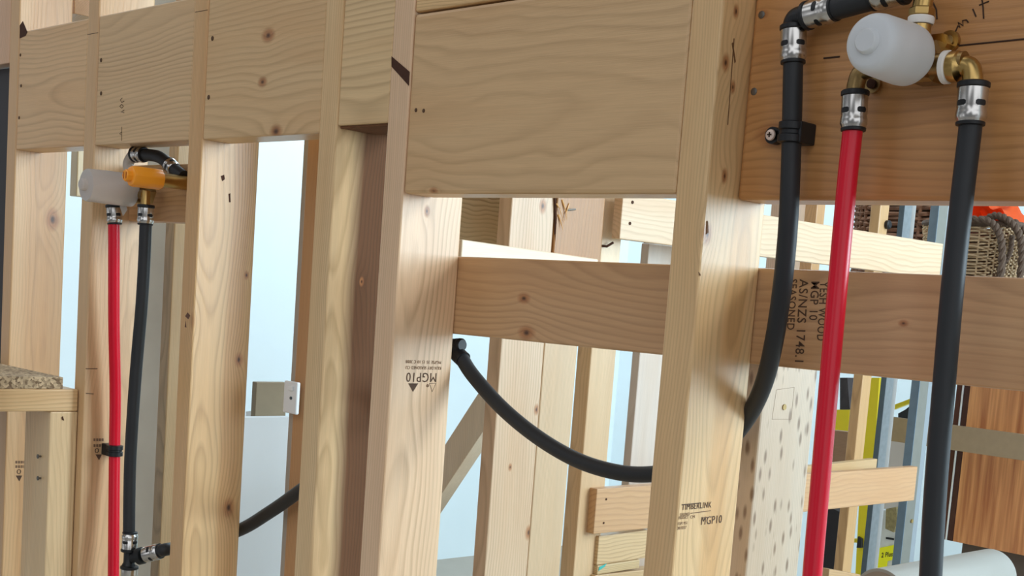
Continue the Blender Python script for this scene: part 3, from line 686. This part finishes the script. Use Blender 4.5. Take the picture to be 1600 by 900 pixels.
sD = timber('rear_stud', cX - .02, cX + .0, PX(942, 350, cX).y, PX(973, 350, cX).y, zc, TOPZ, 'white-lit rear stud right of the honey block, bent nail at its foot', 'wall stud', seed=45, base=(230, 206, 172), contrast=.15, group=g2)
obj('bent_nail', tube([PX(941, 384, cX + .001), PX(948, 385, cX + .006), PX(958, 379, cX + .010)], .0022, 8), BARK, sD)
# wavy end block left of A
xw_ = XA - .10
timber('wavy_block', xw_ - .03, xw_, PX(690, 350, xw_).y, PX(800, 350, xw_).y, PX(740, 392, xw_).z, TOPZ, 'short block with wavy rings at left of the opening under the big board', 'timber block', 'Y', seed=46, base=(214, 192, 154), contrast=.5, ring=120, pith=(.03, -.06), wfreq=9)
# bright white ledge plate, running away from the viewer
XL = XA + .02
l0 = PX(722, 374, XL); l1 = PX(935, 405, XL)
bm = hexa_bm([(XL, l0.y, l0.z - .06), (XL - .018, l0.y, l0.z - .06), (XL - .018, l0.y, l0.z), (XL, l0.y, l0.z)],
             [(XL, l1.y, l1.z - .06), (XL - .018, l1.y, l1.z - .06), (XL - .018, l1.y, l1.z), (XL, l1.y, l1.z)], .002)
tag(obj('ledge_plate', bm, wood('ledge_pine', base=(238, 222, 196), axis='Y', seed=47, contrast=.12)), 'bright white ledge just above the long rail in the middle opening', 'timber plate')
bm = lathe([(.010, 0), (.010, .002)], (XL + .0001, l0.y + .004, l0.z - .02), (0, -1, 0)); bm.free()

# long plank running away to the right
XQ = XA + .0245
def plankY(name, xa, ya_t, ya_b, xb, yb_t, X, th, label, cat, **kw):
    a_t, a_b, b_t = PX(xa, ya_t, X), PX(xa, ya_b, X), PX(xb, yb_t, X)
    h = a_t.z - a_b.z
    bm = hexa_bm([(X, a_t.y, a_b.z), (X - th, a_t.y, a_b.z), (X - th, a_t.y, a_t.z), (X, a_t.y, a_t.z)],
                 [(X, b_t.y, b_t.z - h), (X - th, b_t.y, b_t.z - h), (X - th, b_t.y, b_t.z), (X, b_t.y, b_t.z)], .0015)
    o = obj(name, bm, wood(name + '_pine', axis='Y', **kw)); tag(o, label, cat); return o
pl = plankY('long_plank', 974, 300, 374, 1474, 381, XQ, .02, 'long pale plank running back from the big stud to the wicker basket', 'plank', base=(218, 190, 156), seed=51, contrast=.25, ring=120, wfreq=4)
for (x, y) in ((988, 316), (984, 349)):
    obj('nail_head', lathe([(.003, 0), (.003, .001)], PX(x, y, XQ), (1, 0, 0), n=10), BARK, pl)
p5 = plankY('lower_plank', 933, 764, 834, 1434, 729, XQ - .02, .02, 'smooth pine plank low behind the frame, passing behind the big stud and red pipe', 'plank', base=(198, 156, 112), seed=52, contrast=.2, ring=120, wfreq=4)
for (x, y) in ((947, 780), (943, 817)):
    obj('nail_head', lathe([(.002, 0), (.002, .001)], PX(x, y, XQ - .02), (1, 0, 0), n=10), BARK, p5)
p6 = plankY('lower_plank', 936, 838, 883, 1012, 828, XQ - .03, .03, 'pale knotty plank directly under the smooth pine plank, blue-green smear at its end', 'plank', base=(206, 176, 132), seed=53, contrast=.4, ring=140, wfreq=5)
rects('chalk_smear', [on_x([(936, 886), (948, 880), (944, 886), (935, 892)], XQ - .0275)], plain('teal_chalk', lin((70, 170, 160)), .8), p6, (1, 0, 0))
p7 = plankY('lower_plank', 934, 884, 898, 1000, 874, XQ - .028, .03, 'thin striped timber edge beneath the smeared plank', 'plank', base=(206, 180, 134), seed=54, contrast=.4)
p8 = plankY('lower_plank', 930, 899, 960, 1100, 880, XQ - .026, .03, 'lowest plank at the bottom edge left of the big stud', 'plank', base=(204, 174, 130), seed=55, contrast=.3)
XB2 = XQ - .12
p9 = plankY('lower_plank', 1180, 738, 775, 1371, 717, XB2, .02, 'dull thin plank just above and behind the smooth pine plank', 'plank', base=(200, 168, 122), seed=56, contrast=.2)
p10 = plankY('lower_plank', 1296, 889, 930, 1345, 898, XB2, .02, 'short timber end at the bottom edge between the red and black pipes', 'plank', base=(196, 160, 116), seed=57, contrast=.3)

# flecked jack stud behind the rail
fs = stud3('jack_stud', 1150, 1193, 1276, 600, .1255, FLZ, RAIL_B + .03, 'wide speckled jack stud between the big stud and the red pipe, under the rail', 'wall stud', seed=61, base=(208, 190, 166), contrast=.15, flecks=.75)
nx = PX(1225, 636, PY(1193, 600, .1255).x)
obj('nail_head', lathe([(.003, 0), (.003, .001)], nx, (1, 0, 0), n=12), DBRASS, fs)
s_ = on_x([(1213, 609), (1241, 605), (1236, 655), (1206, 655)], nx.x); stroke('pencil_box', s_ + [s_[0]], .0002, INKS, fs)

# strip of stud and plasterboard edge behind the dark-sided stud
e0 = PY(479.5, 240, .13)
timber('rear_stud', e0.x, e0.x + .035, .13, .22, FLZ, TOPZ, 'brown rear stud peeping out left of the dark-sided stud', 'wall stud', seed=62, base=(196, 152, 108), contrast=.2, group=g2)
e1 = PY(474, 240, .132)
tag(obj('plasterboard_edge', box_bm(e1.x, e0.x - .001, .132, .142, FLZ, TOPZ, .0006), GREYB), 'thin plasterboard edge strip left of the brown rear stud', 'board')

# objects seen past the orange plug
s5 = stud3('rear_stud', 251, 267, 291, 480, .35, FLZ, TOPZ, 'pale rear stud glimpsed between the far black pipe and the split-knot stud', 'wall stud', seed=63, base=(226, 196, 152), contrast=.25, group=g2,)
bx_ = PY(236, 500, .22).x
tag(obj('beige_sheet', box_bm(bx_ - .012, bx_, .20, PX(253, 500, bx_).y, FLZ, TOPZ, .001), GREYB), 'flat beige sheet edge behind the far black pipe', 'sheet')

# diagonal brace
Yd = .80
q = [PY(744, 619, Yd), PY(800, 560, Yd), PY(780, 640, Yd), PY(694, 765, Yd)]
dirv = (PY(748, 612, Yd) - PY(690, 702, Yd)).normalized(); nrm = Vector((dirv.z, 0, -dirv.x))
st_ = PY(640, 780, Yd) - dirv * .18; wd = .062
A_ = [st_, st_ + nrm * wd, st_ + nrm * wd + Vector((0, .035, 0)), st_ + Vector((0, .035, 0))]
bm = hexa_bm([Vector(v) for v in A_], [v + dirv * .58 for v in A_], .0015)
br_o = obj('diagonal_brace', bm, wood('brace_pine', base=(226, 210, 184), axis='Z', seed=64, contrast=.2), None)
tag(br_o, 'diagonal timber brace in the bright gap right of the upside-down stamp', 'timber brace')

# dark post and grey board in the middle opening
tag(obj('dark_post', box_bm(PY(990, 560, 1.15).x, PY(998, 560, 1.15).x, 1.15, 1.17, FLZ, TOPZ, .001), plain('dark_steel', lin((40, 36, 34)), .7)), 'thin dark vertical post beside the bluish gap, left of the big stud', 'post')
gx = PY(999, 560, 1.0).x
timber('grey_board', gx - .02, gx, 1.0, PX(1120, 560, gx).y, FLZ, PX(1030, 382, gx).z, 'weathered grey-beige board beside the thin dark post', 'board', seed=65, base=(206, 192, 178), contrast=.15)
# ---------------- left opening: switch plate, panel, ledge
YP = .75
XW = -1.95
p0, p1 = PX(360, 652, XW), PX(453, 651, XW)
tag(obj('low_panel', box_bm(XW - .02, XW, p0.y, p1.y, FLZ, p0.z, .002), plain('panel_white', (.74, .78, .80), .5, noise=.05, nscale=6)), 'low white panel under the switch plate in the opening left of centre', 'panel')
XW2 = XW - .06
q0, q1 = PX(401, 597, XW2), PX(446, 655, XW2)
tag(obj('beige_tray', box_bm(XW2 - .02, XW2, q0.y, q1.y, q1.z, q0.z, .002), plain('tray', lin((150, 136, 112)), .7, noise=.1)), 'beige rectangle standing behind the low white panel', 'board')
sA_, sB_ = PY(444, 594, .115), PY(461.5, 648, .115)
sw = tag(empty('switch_plate', ((sA_.x + sB_.x) / 2, .125, (sA_.z + sB_.z) / 2)), 'white electrical switch plate beside the brown rear stud, above the low white panel', 'switch')
obj('plate', box_bm(sA_.x, sB_.x, .115, .121, sB_.z, sA_.z, .002), WHITE, sw)
ra, rb = PY(452, 603, .115), PY(459, 611, .115)
obj('rocker', box_bm(ra.x, rb.x, .1125, .1155, rb.z, ra.z, .001), WHITE, sw)
obj('indicator', lathe([(.0022, 0), (.0022, .0015)], PY(455, 622, .115), (0, -1, 0), n=12), GALVD, sw)
wa = [PY(384, 643, 1.0), PY(423, 636, 1.0), PY(423, 646, 1.0), PY(384, 653, 1.0)]
tag(obj('white_batten', hexa_bm(wa, [v + Vector((0, .03, 0)) for v in wa], .001), WHITE), 'short white batten lying along the top of the low white panel', 'batten')

# ---------------- items over the far boards, top left
t1 = [PY(30, -30, .25), PY(116, -5, .25), PY(116, 21, .25), PY(30, 52, .25)]
tag(obj('top_block', hexa_bm(t1, [v + Vector((0, .04, 0)) for v in t1], .001), wood('top_pine', base=(206, 160, 112), axis='X', seed=71, contrast=.3, knots=[])), 'brown knotty timber above the leftmost wide board', 'timber block')
timber('top_batten', PY(119, 10, .4).x, PY(130, 10, .4).x, .4, .44, .1, TOPZ, 'thin cream batten upright left of the second stud top', 'batten', seed=72, base=(236, 214, 170))
timber('top_stud', PY(156, 10, .2).x, PY(190, 10, .2).x, .2, .24, .1, TOPZ, 'short pale stud above the pencilled board', 'timber stud', seed=73, base=(226, 188, 144))
tag(obj('black_tube', lathe([(.012, 0), (.012, .1)], PY(240, 14, .3), (0, 0, 1), n=20), BLACKP, smooth=True), 'black tube end above the pencilled board at the top edge', 'tube')

# ---------------- right opening: steel studs, yellow level, boards, package, door, pvc pipe, basket
def ch(name, label, Yf, fr, strips, y=600):
    """folded steel stud: front flange, then the bands of its folded side"""
    A_ = PY(fr[0], y, Yf); B_ = PY(fr[1], y, Yf)
    e = tag(empty(name, (A_.x, Yf, FLZ)), label, 'steel stud', 'galvanised steel studs')
    obj('flange', box_bm(A_.x, B_.x, Yf, Yf + .0015, FLZ, TOPZ, 0), fr[2], e)
    yy = Yf + .0015; xx = B_.x
    for i_, (nm, px, mt) in enumerate(strips):
        y2 = PX(px, y, B_.x).y
        obj(nm, box_bm(xx - .0015 - .004 * (i_ % 2), xx - .004 * (i_ % 2), yy, y2, FLZ, TOPZ, 0), mt, e); yy = y2
    return e
SY = 2.05
ch('steel_stud', 'left galvanised steel stud with mottled side, right of the red pipe', SY, (1376, 1384, GALVD), (('web', 1396, GALV), ('lip', 1404, plain('pale_lip', lin((190, 188, 184)), .5, metal=.2))))
e = ch('steel_stud', 'right galvanised steel stud beside the near black cold pipe', SY, (1424, 1437, plain('blue_galv', lin((120, 146, 168)), .4, metal=.5, noise=.2)), (('web', 1451, plain('olive_galv', lin((128, 128, 120)), .5, metal=.4, noise=.12)), ('lip', 1460, plain('bright_lip', lin((150, 158, 164)), .4, metal=.4))))
bm = lathe([(.005, 0), (.005, .003)], PX(1424, 814, PY(1437, 600, SY).x), (1, 0, 0), n=12); obj('rivet', bm, BRASS, e)
x2 = PY(1348, 590, 1.95).x
timber('right_stud', PY(1333, 590, 1.95).x, x2, 1.95, PX(1362, 590, x2).y, FLZ, TOPZ, 'slim timber stud with a bright white side, left of the steel studs', 'timber stud', seed=81, base=(206, 168, 118), contrast=.4)
obj('bolt', lathe([(.011, 0), (.011, .008), (.007, .011)], PX(1385, 351, x2), (1, 0, 0), n=14), BLACK, bpy.data.objects['right_stud'])
timber('right_stud', PY(1252, 330, 2.1).x, PY(1276, 330, 2.1).x, 2.1, 2.14, -.1, TOPZ, 'warm timber post above the long plank, left of the red pipe', 'timber stud', seed=82, base=(214, 172, 124))
timber('right_stud', PY(1204, 330, 2.0).x, PY(1248, 330, 2.0).x, 2.0, 2.03, -.1, TOPZ, 'pale post above the long plank beside the black outlet pipe', 'timber stud', seed=83, base=(216, 186, 160))
# yellow spirit level / ladder rail leaning
ya, yb = PY(1346, 940, 1.9), PY(1372, 600, 1.9)
lad = tag(empty('yellow_ladder', PY(1340, 900, 1.9)), 'yellow ladder standing behind the steel studs', 'ladder')
def slab(pts, Y, th, name, mat, parent=None, label=None, cat=None, bev=.001):
    A_ = [PY(x, y, Y) for x, y in pts]; o = obj(name, hexa_bm(A_, [v + Vector((0, th, 0)) for v in A_], bev), mat, parent)
    if label: tag(o, label, cat)
    return o
slab([(1352, 590), (1374, 590), (1354, 900), (1336, 900)], 2.5, .03, 'ladder_rail', YELLOW, lad)
slab([(1305, 640), (1326, 640), (1318, 930), (1298, 930)], 2.5, .03, 'ladder_rail', YELLOW, lad)
for yy in (700, 760, 840): slab([(1310, yy), (1352, yy + 3), (1352, yy + 9), (1310, yy + 6)], 2.505, .02, 'ladder_rung', YELLOW, lad)
slab([(1340, 838), (1346, 842), (1346, 856), (1338, 856)], 2.49, .02, 'ladder_foot', BLACK, lad)
# yellow sloping bar and black tool behind
slab([(1395, 633), (1424, 622), (1424, 629), (1395, 640)], 3.0, .02, 'yellow_bar', YELLOW, None, 'short sloping yellow bar between the two steel studs', 'bar')
slab([(1403, 646), (1414, 640), (1424, 632), (1424, 655), (1403, 655)], 2.9, .04, 'black_tool', BLACK, None, 'black tool resting on the brown strip between the steel studs', 'tool')
slab([(1312, 590), (1324, 590), (1328, 640), (1312, 640)], 2.3, .05, 'black_crate', plain('crate', lin((58, 52, 52)), .6, noise=.5, nscale=60), None, 'dark crate right of the red pipe under the rail', 'crate')
slab([(1290, 790), (1313, 800), (1303, 900), (1285, 900)], 2.3, .05, 'black_bag', plain('bagcloth', lin((40, 36, 38)), .8, noise=.4, nscale=30), None, 'black bag low down right of the red pipe', 'bag')
slab([(1300, 672), (1338, 676), (1334, 722), (1296, 722)], 2.25, .03, 'brown_block', wood('bblock', base=(150, 116, 84), axis='X', seed=84), None, 'brown timber block right of the red pipe above the planks', 'timber block')
# brown horizontal strip parallel to the wall
YS = 2.6
za, zb_ = PY(1345, 645, YS).z, PY(1345, 682, YS).z
tag(obj('brown_strip', box_bm(PY(1321, 660, YS).x, PY(1640, 690, YS).x, YS, YS + .02, zb_, za, .001), MDF), 'long brown-grey strip passing behind the steel studs and across the wood-grain door', 'board')
# white package with yellow label
pk = tag(empty('package', PY(1390, 880, 1.75)), 'white package with a yellow label between the two steel studs', 'package')
slab([(1366, 798), (1404, 798), (1400, 905), (1362, 905)], 2.8, .1, 'bag', plain('pkwhite', lin((220, 220, 216)), .5, noise=.25, nscale=40), pk)
slab([(1374, 856), (1399, 851), (1397, 874), (1386, 877), (1385, 886), (1371, 888)], 2.796, .003, 'label_panel', plain('labely', lin((245, 240, 20)), .5), pk, bev=0)
a_ = PY(1377, 871, 2.7957); e_ = PY(1394.5, 869, 2.7957)
lettering('label_text', '2 Plus', .022, a_, (e_ - a_), (0, 0, 1), BLACK, pk, width=(e_ - a_).length, bold=.0004)
slab([(1384, 839), (1396, 841), (1396, 844), (1384, 842)], 2.796, .003, 'handle', BLACK, pk, bev=0)
slab([(1384, 795), (1400, 792), (1402, 815), (1396, 832), (1383, 826)], 2.75, .03, 'dry_plant', plain('straw', lin((150, 136, 96)), .9, noise=.6, nscale=90), None, 'straw coloured bundle above the white package', 'bundle')
slab([(1385, 688), (1420, 688), (1414, 795), (1378, 795)], 2.95, .02, 'pale_sheet', plain('psheet', lin((206, 196, 186)), .7), None, 'pale sheet leaning between the steel studs under the strip', 'sheet')

# wood-grain door
DOORW, t_, b_ = nmat('door_veneer')
tc = t_.nodes.new('ShaderNodeTexCoord'); mp = t_.nodes.new('ShaderNodeMapping'); mp.inputs['Scale'].default_value = (60, 60, 2.5); t_.links.new(tc.outputs['Object'], mp.inputs[0])
ns = t_.nodes.new('ShaderNodeTexNoise'); ns.inputs['Scale'].default_value = 1; ns.inputs['Detail'].default_value = 4; t_.links.new(mp.outputs[0], ns.inputs['Vector'])
rp = t_.nodes.new('ShaderNodeValToRGB'); rp.color_ramp.elements[0].position = .3; rp.color_ramp.elements[1].position = .7
rp.color_ramp.elements[0].color = (*lin((168, 98, 58)), 1); rp.color_ramp.elements[1].color = (*lin((240, 172, 112)), 1)
t_.links.new(ns.outputs['Fac'], rp.inputs[0]); t_.links.new(rp.outputs[0], b_.inputs['Base Color']); b_.inputs['Roughness'].default_value = .35
YD = 2.75
da, db = PY(1505, 700, YD), PY(1700, 700, YD)
zdt, zdb = PY(1550, 585, YD).z, PY(1550, 858, YD).z
door = tag(empty('wood_grain_door', (da.x, YD, zdb)), 'reddish wood-grain cabinet door leaning at right, behind the brown strip', 'cabinet door')
obj('door_panel', box_bm(da.x, db.x, YD, YD + .02, zdb, zdt, .001), DOORW, door)
de = PY(1484, 700, YD).x; dm = PY(1494, 700, YD).x
obj('dark_edge', box_bm(de, dm - .003, YD, YD + .03, zdb, zdt, .001), plain('darkwood', lin((84, 44, 30)), .5), door)
obj('edge_strip', box_bm(dm - .002, dm + .003, YD - .001, YD + .02, zdb, zdt, 0), WHITE, door)
obj('dark_edge', box_bm(dm + .004, da.x - .001, YD, YD + .03, zdb, zdt, .001), plain('darkwood2', lin((70, 36, 26)), .5), door)
tag(obj('dark_shelf', box_bm(PY(1500, 880, 2.8).x, PY(1700, 880, 2.8).x, 2.8, 3.05, FLZ, zdb - .002, .002), plain('shelfd', lin((96, 84, 74)), .7, noise=.1)), 'dark base below the wood-grain door at the lower right corner', 'base')

# grey pvc pipe, running away from the viewer
XPV = -.306
n0 = PX(1374, 936, XPV); n1 = PX(1548, 900, XPV); rr = .0495
pv = tag(empty('pvc_pipe', n0), 'fat light grey plastic pipe lying at the bottom right corner', 'pipe')
dv = (n1 - n0).normalized(); Lp = (n1 - n0).length
obj('barrel', lathe([(rr - .004, 0), (rr, .0), (rr, Lp), (rr * .96, Lp + .003), (rr - .006, Lp + .003)], n0, dv, n=64, caps=True), GREYP, pv, smooth=True)
obj('end_cap', lathe([(rr - .005, -.001), (rr - .006, .0005)], n0, dv, n=48), plain('cap_brown', lin((150, 136, 122)), .6), pv, smooth=True)

# ---------------- baskets
WICK = plain('wicker', lin((206, 180, 144)), .7, noise=.45, nscale=55); ROPE = plain('rope', lin((92, 74, 60)), .8, noise=.4, nscale=120, bump=.5)
WICKD = plain('dark_wicker', lin((128, 88, 62)), .75, noise=.5, nscale=45)
def basket(xl, xr, yt, yb, YB, depth, mat, label, rim=ROPE, rows=26, taper=.14):
    cxb = (PY(xr, 400, YB).x + PY(xl, 400, YB).x) / 2; rw = (PY(xr, 400, YB).x - PY(xl, 400, YB).x) / 2
    xm = (xl + xr) / 2; zb0 = PY(xm, yb, YB).z; zt0 = PY(xm, yt, YB).z
    bk = tag(empty('wicker_basket', (cxb, YB + depth, zb0)), label, 'basket')
    def outline(s, t):
        a_ = 2 * math.pi * s; c_, s_ = math.cos(a_), math.sin(a_); e_ = .45; k = 1 - taper + taper * t
        return Vector((cxb + rw * k * math.copysign(abs(c_) ** e_, c_), YB + depth + depth * k * math.copysign(abs(s_) ** e_, s_), 0))
    bm = bmesh.new(); NS = 260; rs = (zt0 - zb0) / rows * .46
    for i in range(rows):
        t = i / (rows - 1); pts = []; zz = zb0 + (zt0 - zb0) * t
        for k in range(NS):
            s = k / NS; p = outline(s, t); nn = (p - Vector((cxb, YB + depth, 0))).normalized()
            pts.append(Vector((p.x, p.y, zz + .002 * math.sin(s * 60 + i * 1.7))) + nn * .005 * math.sin(2 * math.pi * s * 36 + (math.pi if i % 2 else 0)))
        pts.append(pts[0]); tube_into(bm, pts, rs, 5, False)
    for j in range(36):
        s = (j + .5) / 36; tube_into(bm, [outline(s, 0) + Vector((0, 0, zb0)), outline(s, 1) + Vector((0, 0, zt0))], rs * .9, 6)
    obj('weave', bm, mat, bk, smooth=True)
    obj('lining', box_bm(cxb - rw * .80, cxb + rw * .80, YB + .02, YB + 2 * depth - .02, zb0, zt0 - .02, .01), plain('lining', lin((92, 70, 52)), .9), bk)
    pts = []
    for k in range(61): p = outline(k / 60, 1); pts.append(Vector((p.x, p.y, zt0 + .003)))
    obj('rim', tube(pts, .009, 8), rim, bk, smooth=True)
    return bk, cxb, rw, zb0, zt0
YB = 2.45
bk, cxb, rw, zb0, zt0 = basket(1424, 1580, 350, 442, YB, .14, WICK, 'light wicker basket with dark rope handles and an orange cloth on top, upper right')
bk2, cx2, rw2, zb2_, zt2_ = basket(1318, 1490, 300, 442, YB + .42, .12, WICKD, 'dark brown wicker basket glimpsed between the steel studs above the long plank', rim=WICKD, rows=18, taper=.05)
def rope(pp, r=.010):
    pts = catmull([PY(*q) for q in pp], 10); bm = bmesh.new()
    for ph_ in (0, math.pi):
        q_ = []
        for i, p in enumerate(pts):
            t = (pts[min(i + 1, len(pts) - 1)] - pts[max(i - 1, 0)]).normalized(); u, v, _ = frame_of(t)
            q_.append(p + (u * math.cos(i * .9 + ph_) + v * math.sin(i * .9 + ph_)) * r * .45)
        tube_into(bm, q_, r * .68, 8)
    return obj('handle', bm, ROPE, bk, smooth=True)
rope([(1492, 350, YB - .02), (1515, 343, YB - .03), (1545, 346, YB - .03), (1560, 362, YB - .03), (1566, 390, YB - .03), (1563, 440, YB - .03)])
rope([(1535, 345, YB), (1556, 337, YB), (1576, 345, YB), (1592, 365, YB), (1597, 395, YB), (1593, 440, YB)])
rope([(1562, 340, YB + .05), (1590, 350, YB + .05), (1612, 375, YB + .05), (1622, 420, YB + .05)], .009)
rope([(1582, 368, YB + .02), (1578, 395, YB + .02), (1566, 415, YB + .02)], .007)
bm = bmesh.new(); nx_, ny_ = 26, 12; V_ = []
for j in range(ny_):
    row = []
    for i in range(nx_):
        u = i / (nx_ - 1); v = j / (ny_ - 1)
        xx = PY(1452 + u * 118, 330, YB).x; prof_h = math.sin(math.pi * min(1, .12 + u * .88)) ** .8
        z_ = zt0 + .016 + .075 * prof_h * (math.sin(math.pi * min(1, .2 + v * .78)) ** .7) + .012 * math.sin(u * 21 + v * 5) + .009 * math.sin(v * 13 + u * 9)
        row.append(bm.verts.new((xx, YB + .0 + v * .24, z_)))
    V_.append(row)
for j in range(ny_ - 1):
    for i in range(nx_ - 1): bm.faces.new((V_[j][i], V_[j][i + 1], V_[j + 1][i + 1], V_[j + 1][i]))
bmesh.ops.solidify(bm, geom=bm.faces[:], thickness=.003)
tag(obj('orange_cloth', bm, plain('orangecloth', lin((250, 110, 50)), .8, noise=.15, nscale=20), None, smooth=True), 'crumpled orange cloth heaped on the light wicker basket', 'cloth')
tag(obj('basket_bench', box_bm(cx2 - .45, cxb + .6, YB - .02, YB + .75, zb0 - .05, zb0 - .014, .002), plain('benchd', lin((90, 70, 60)), .7, noise=.2, nscale=20)), 'dark shelf under the wicker baskets', 'shelf')
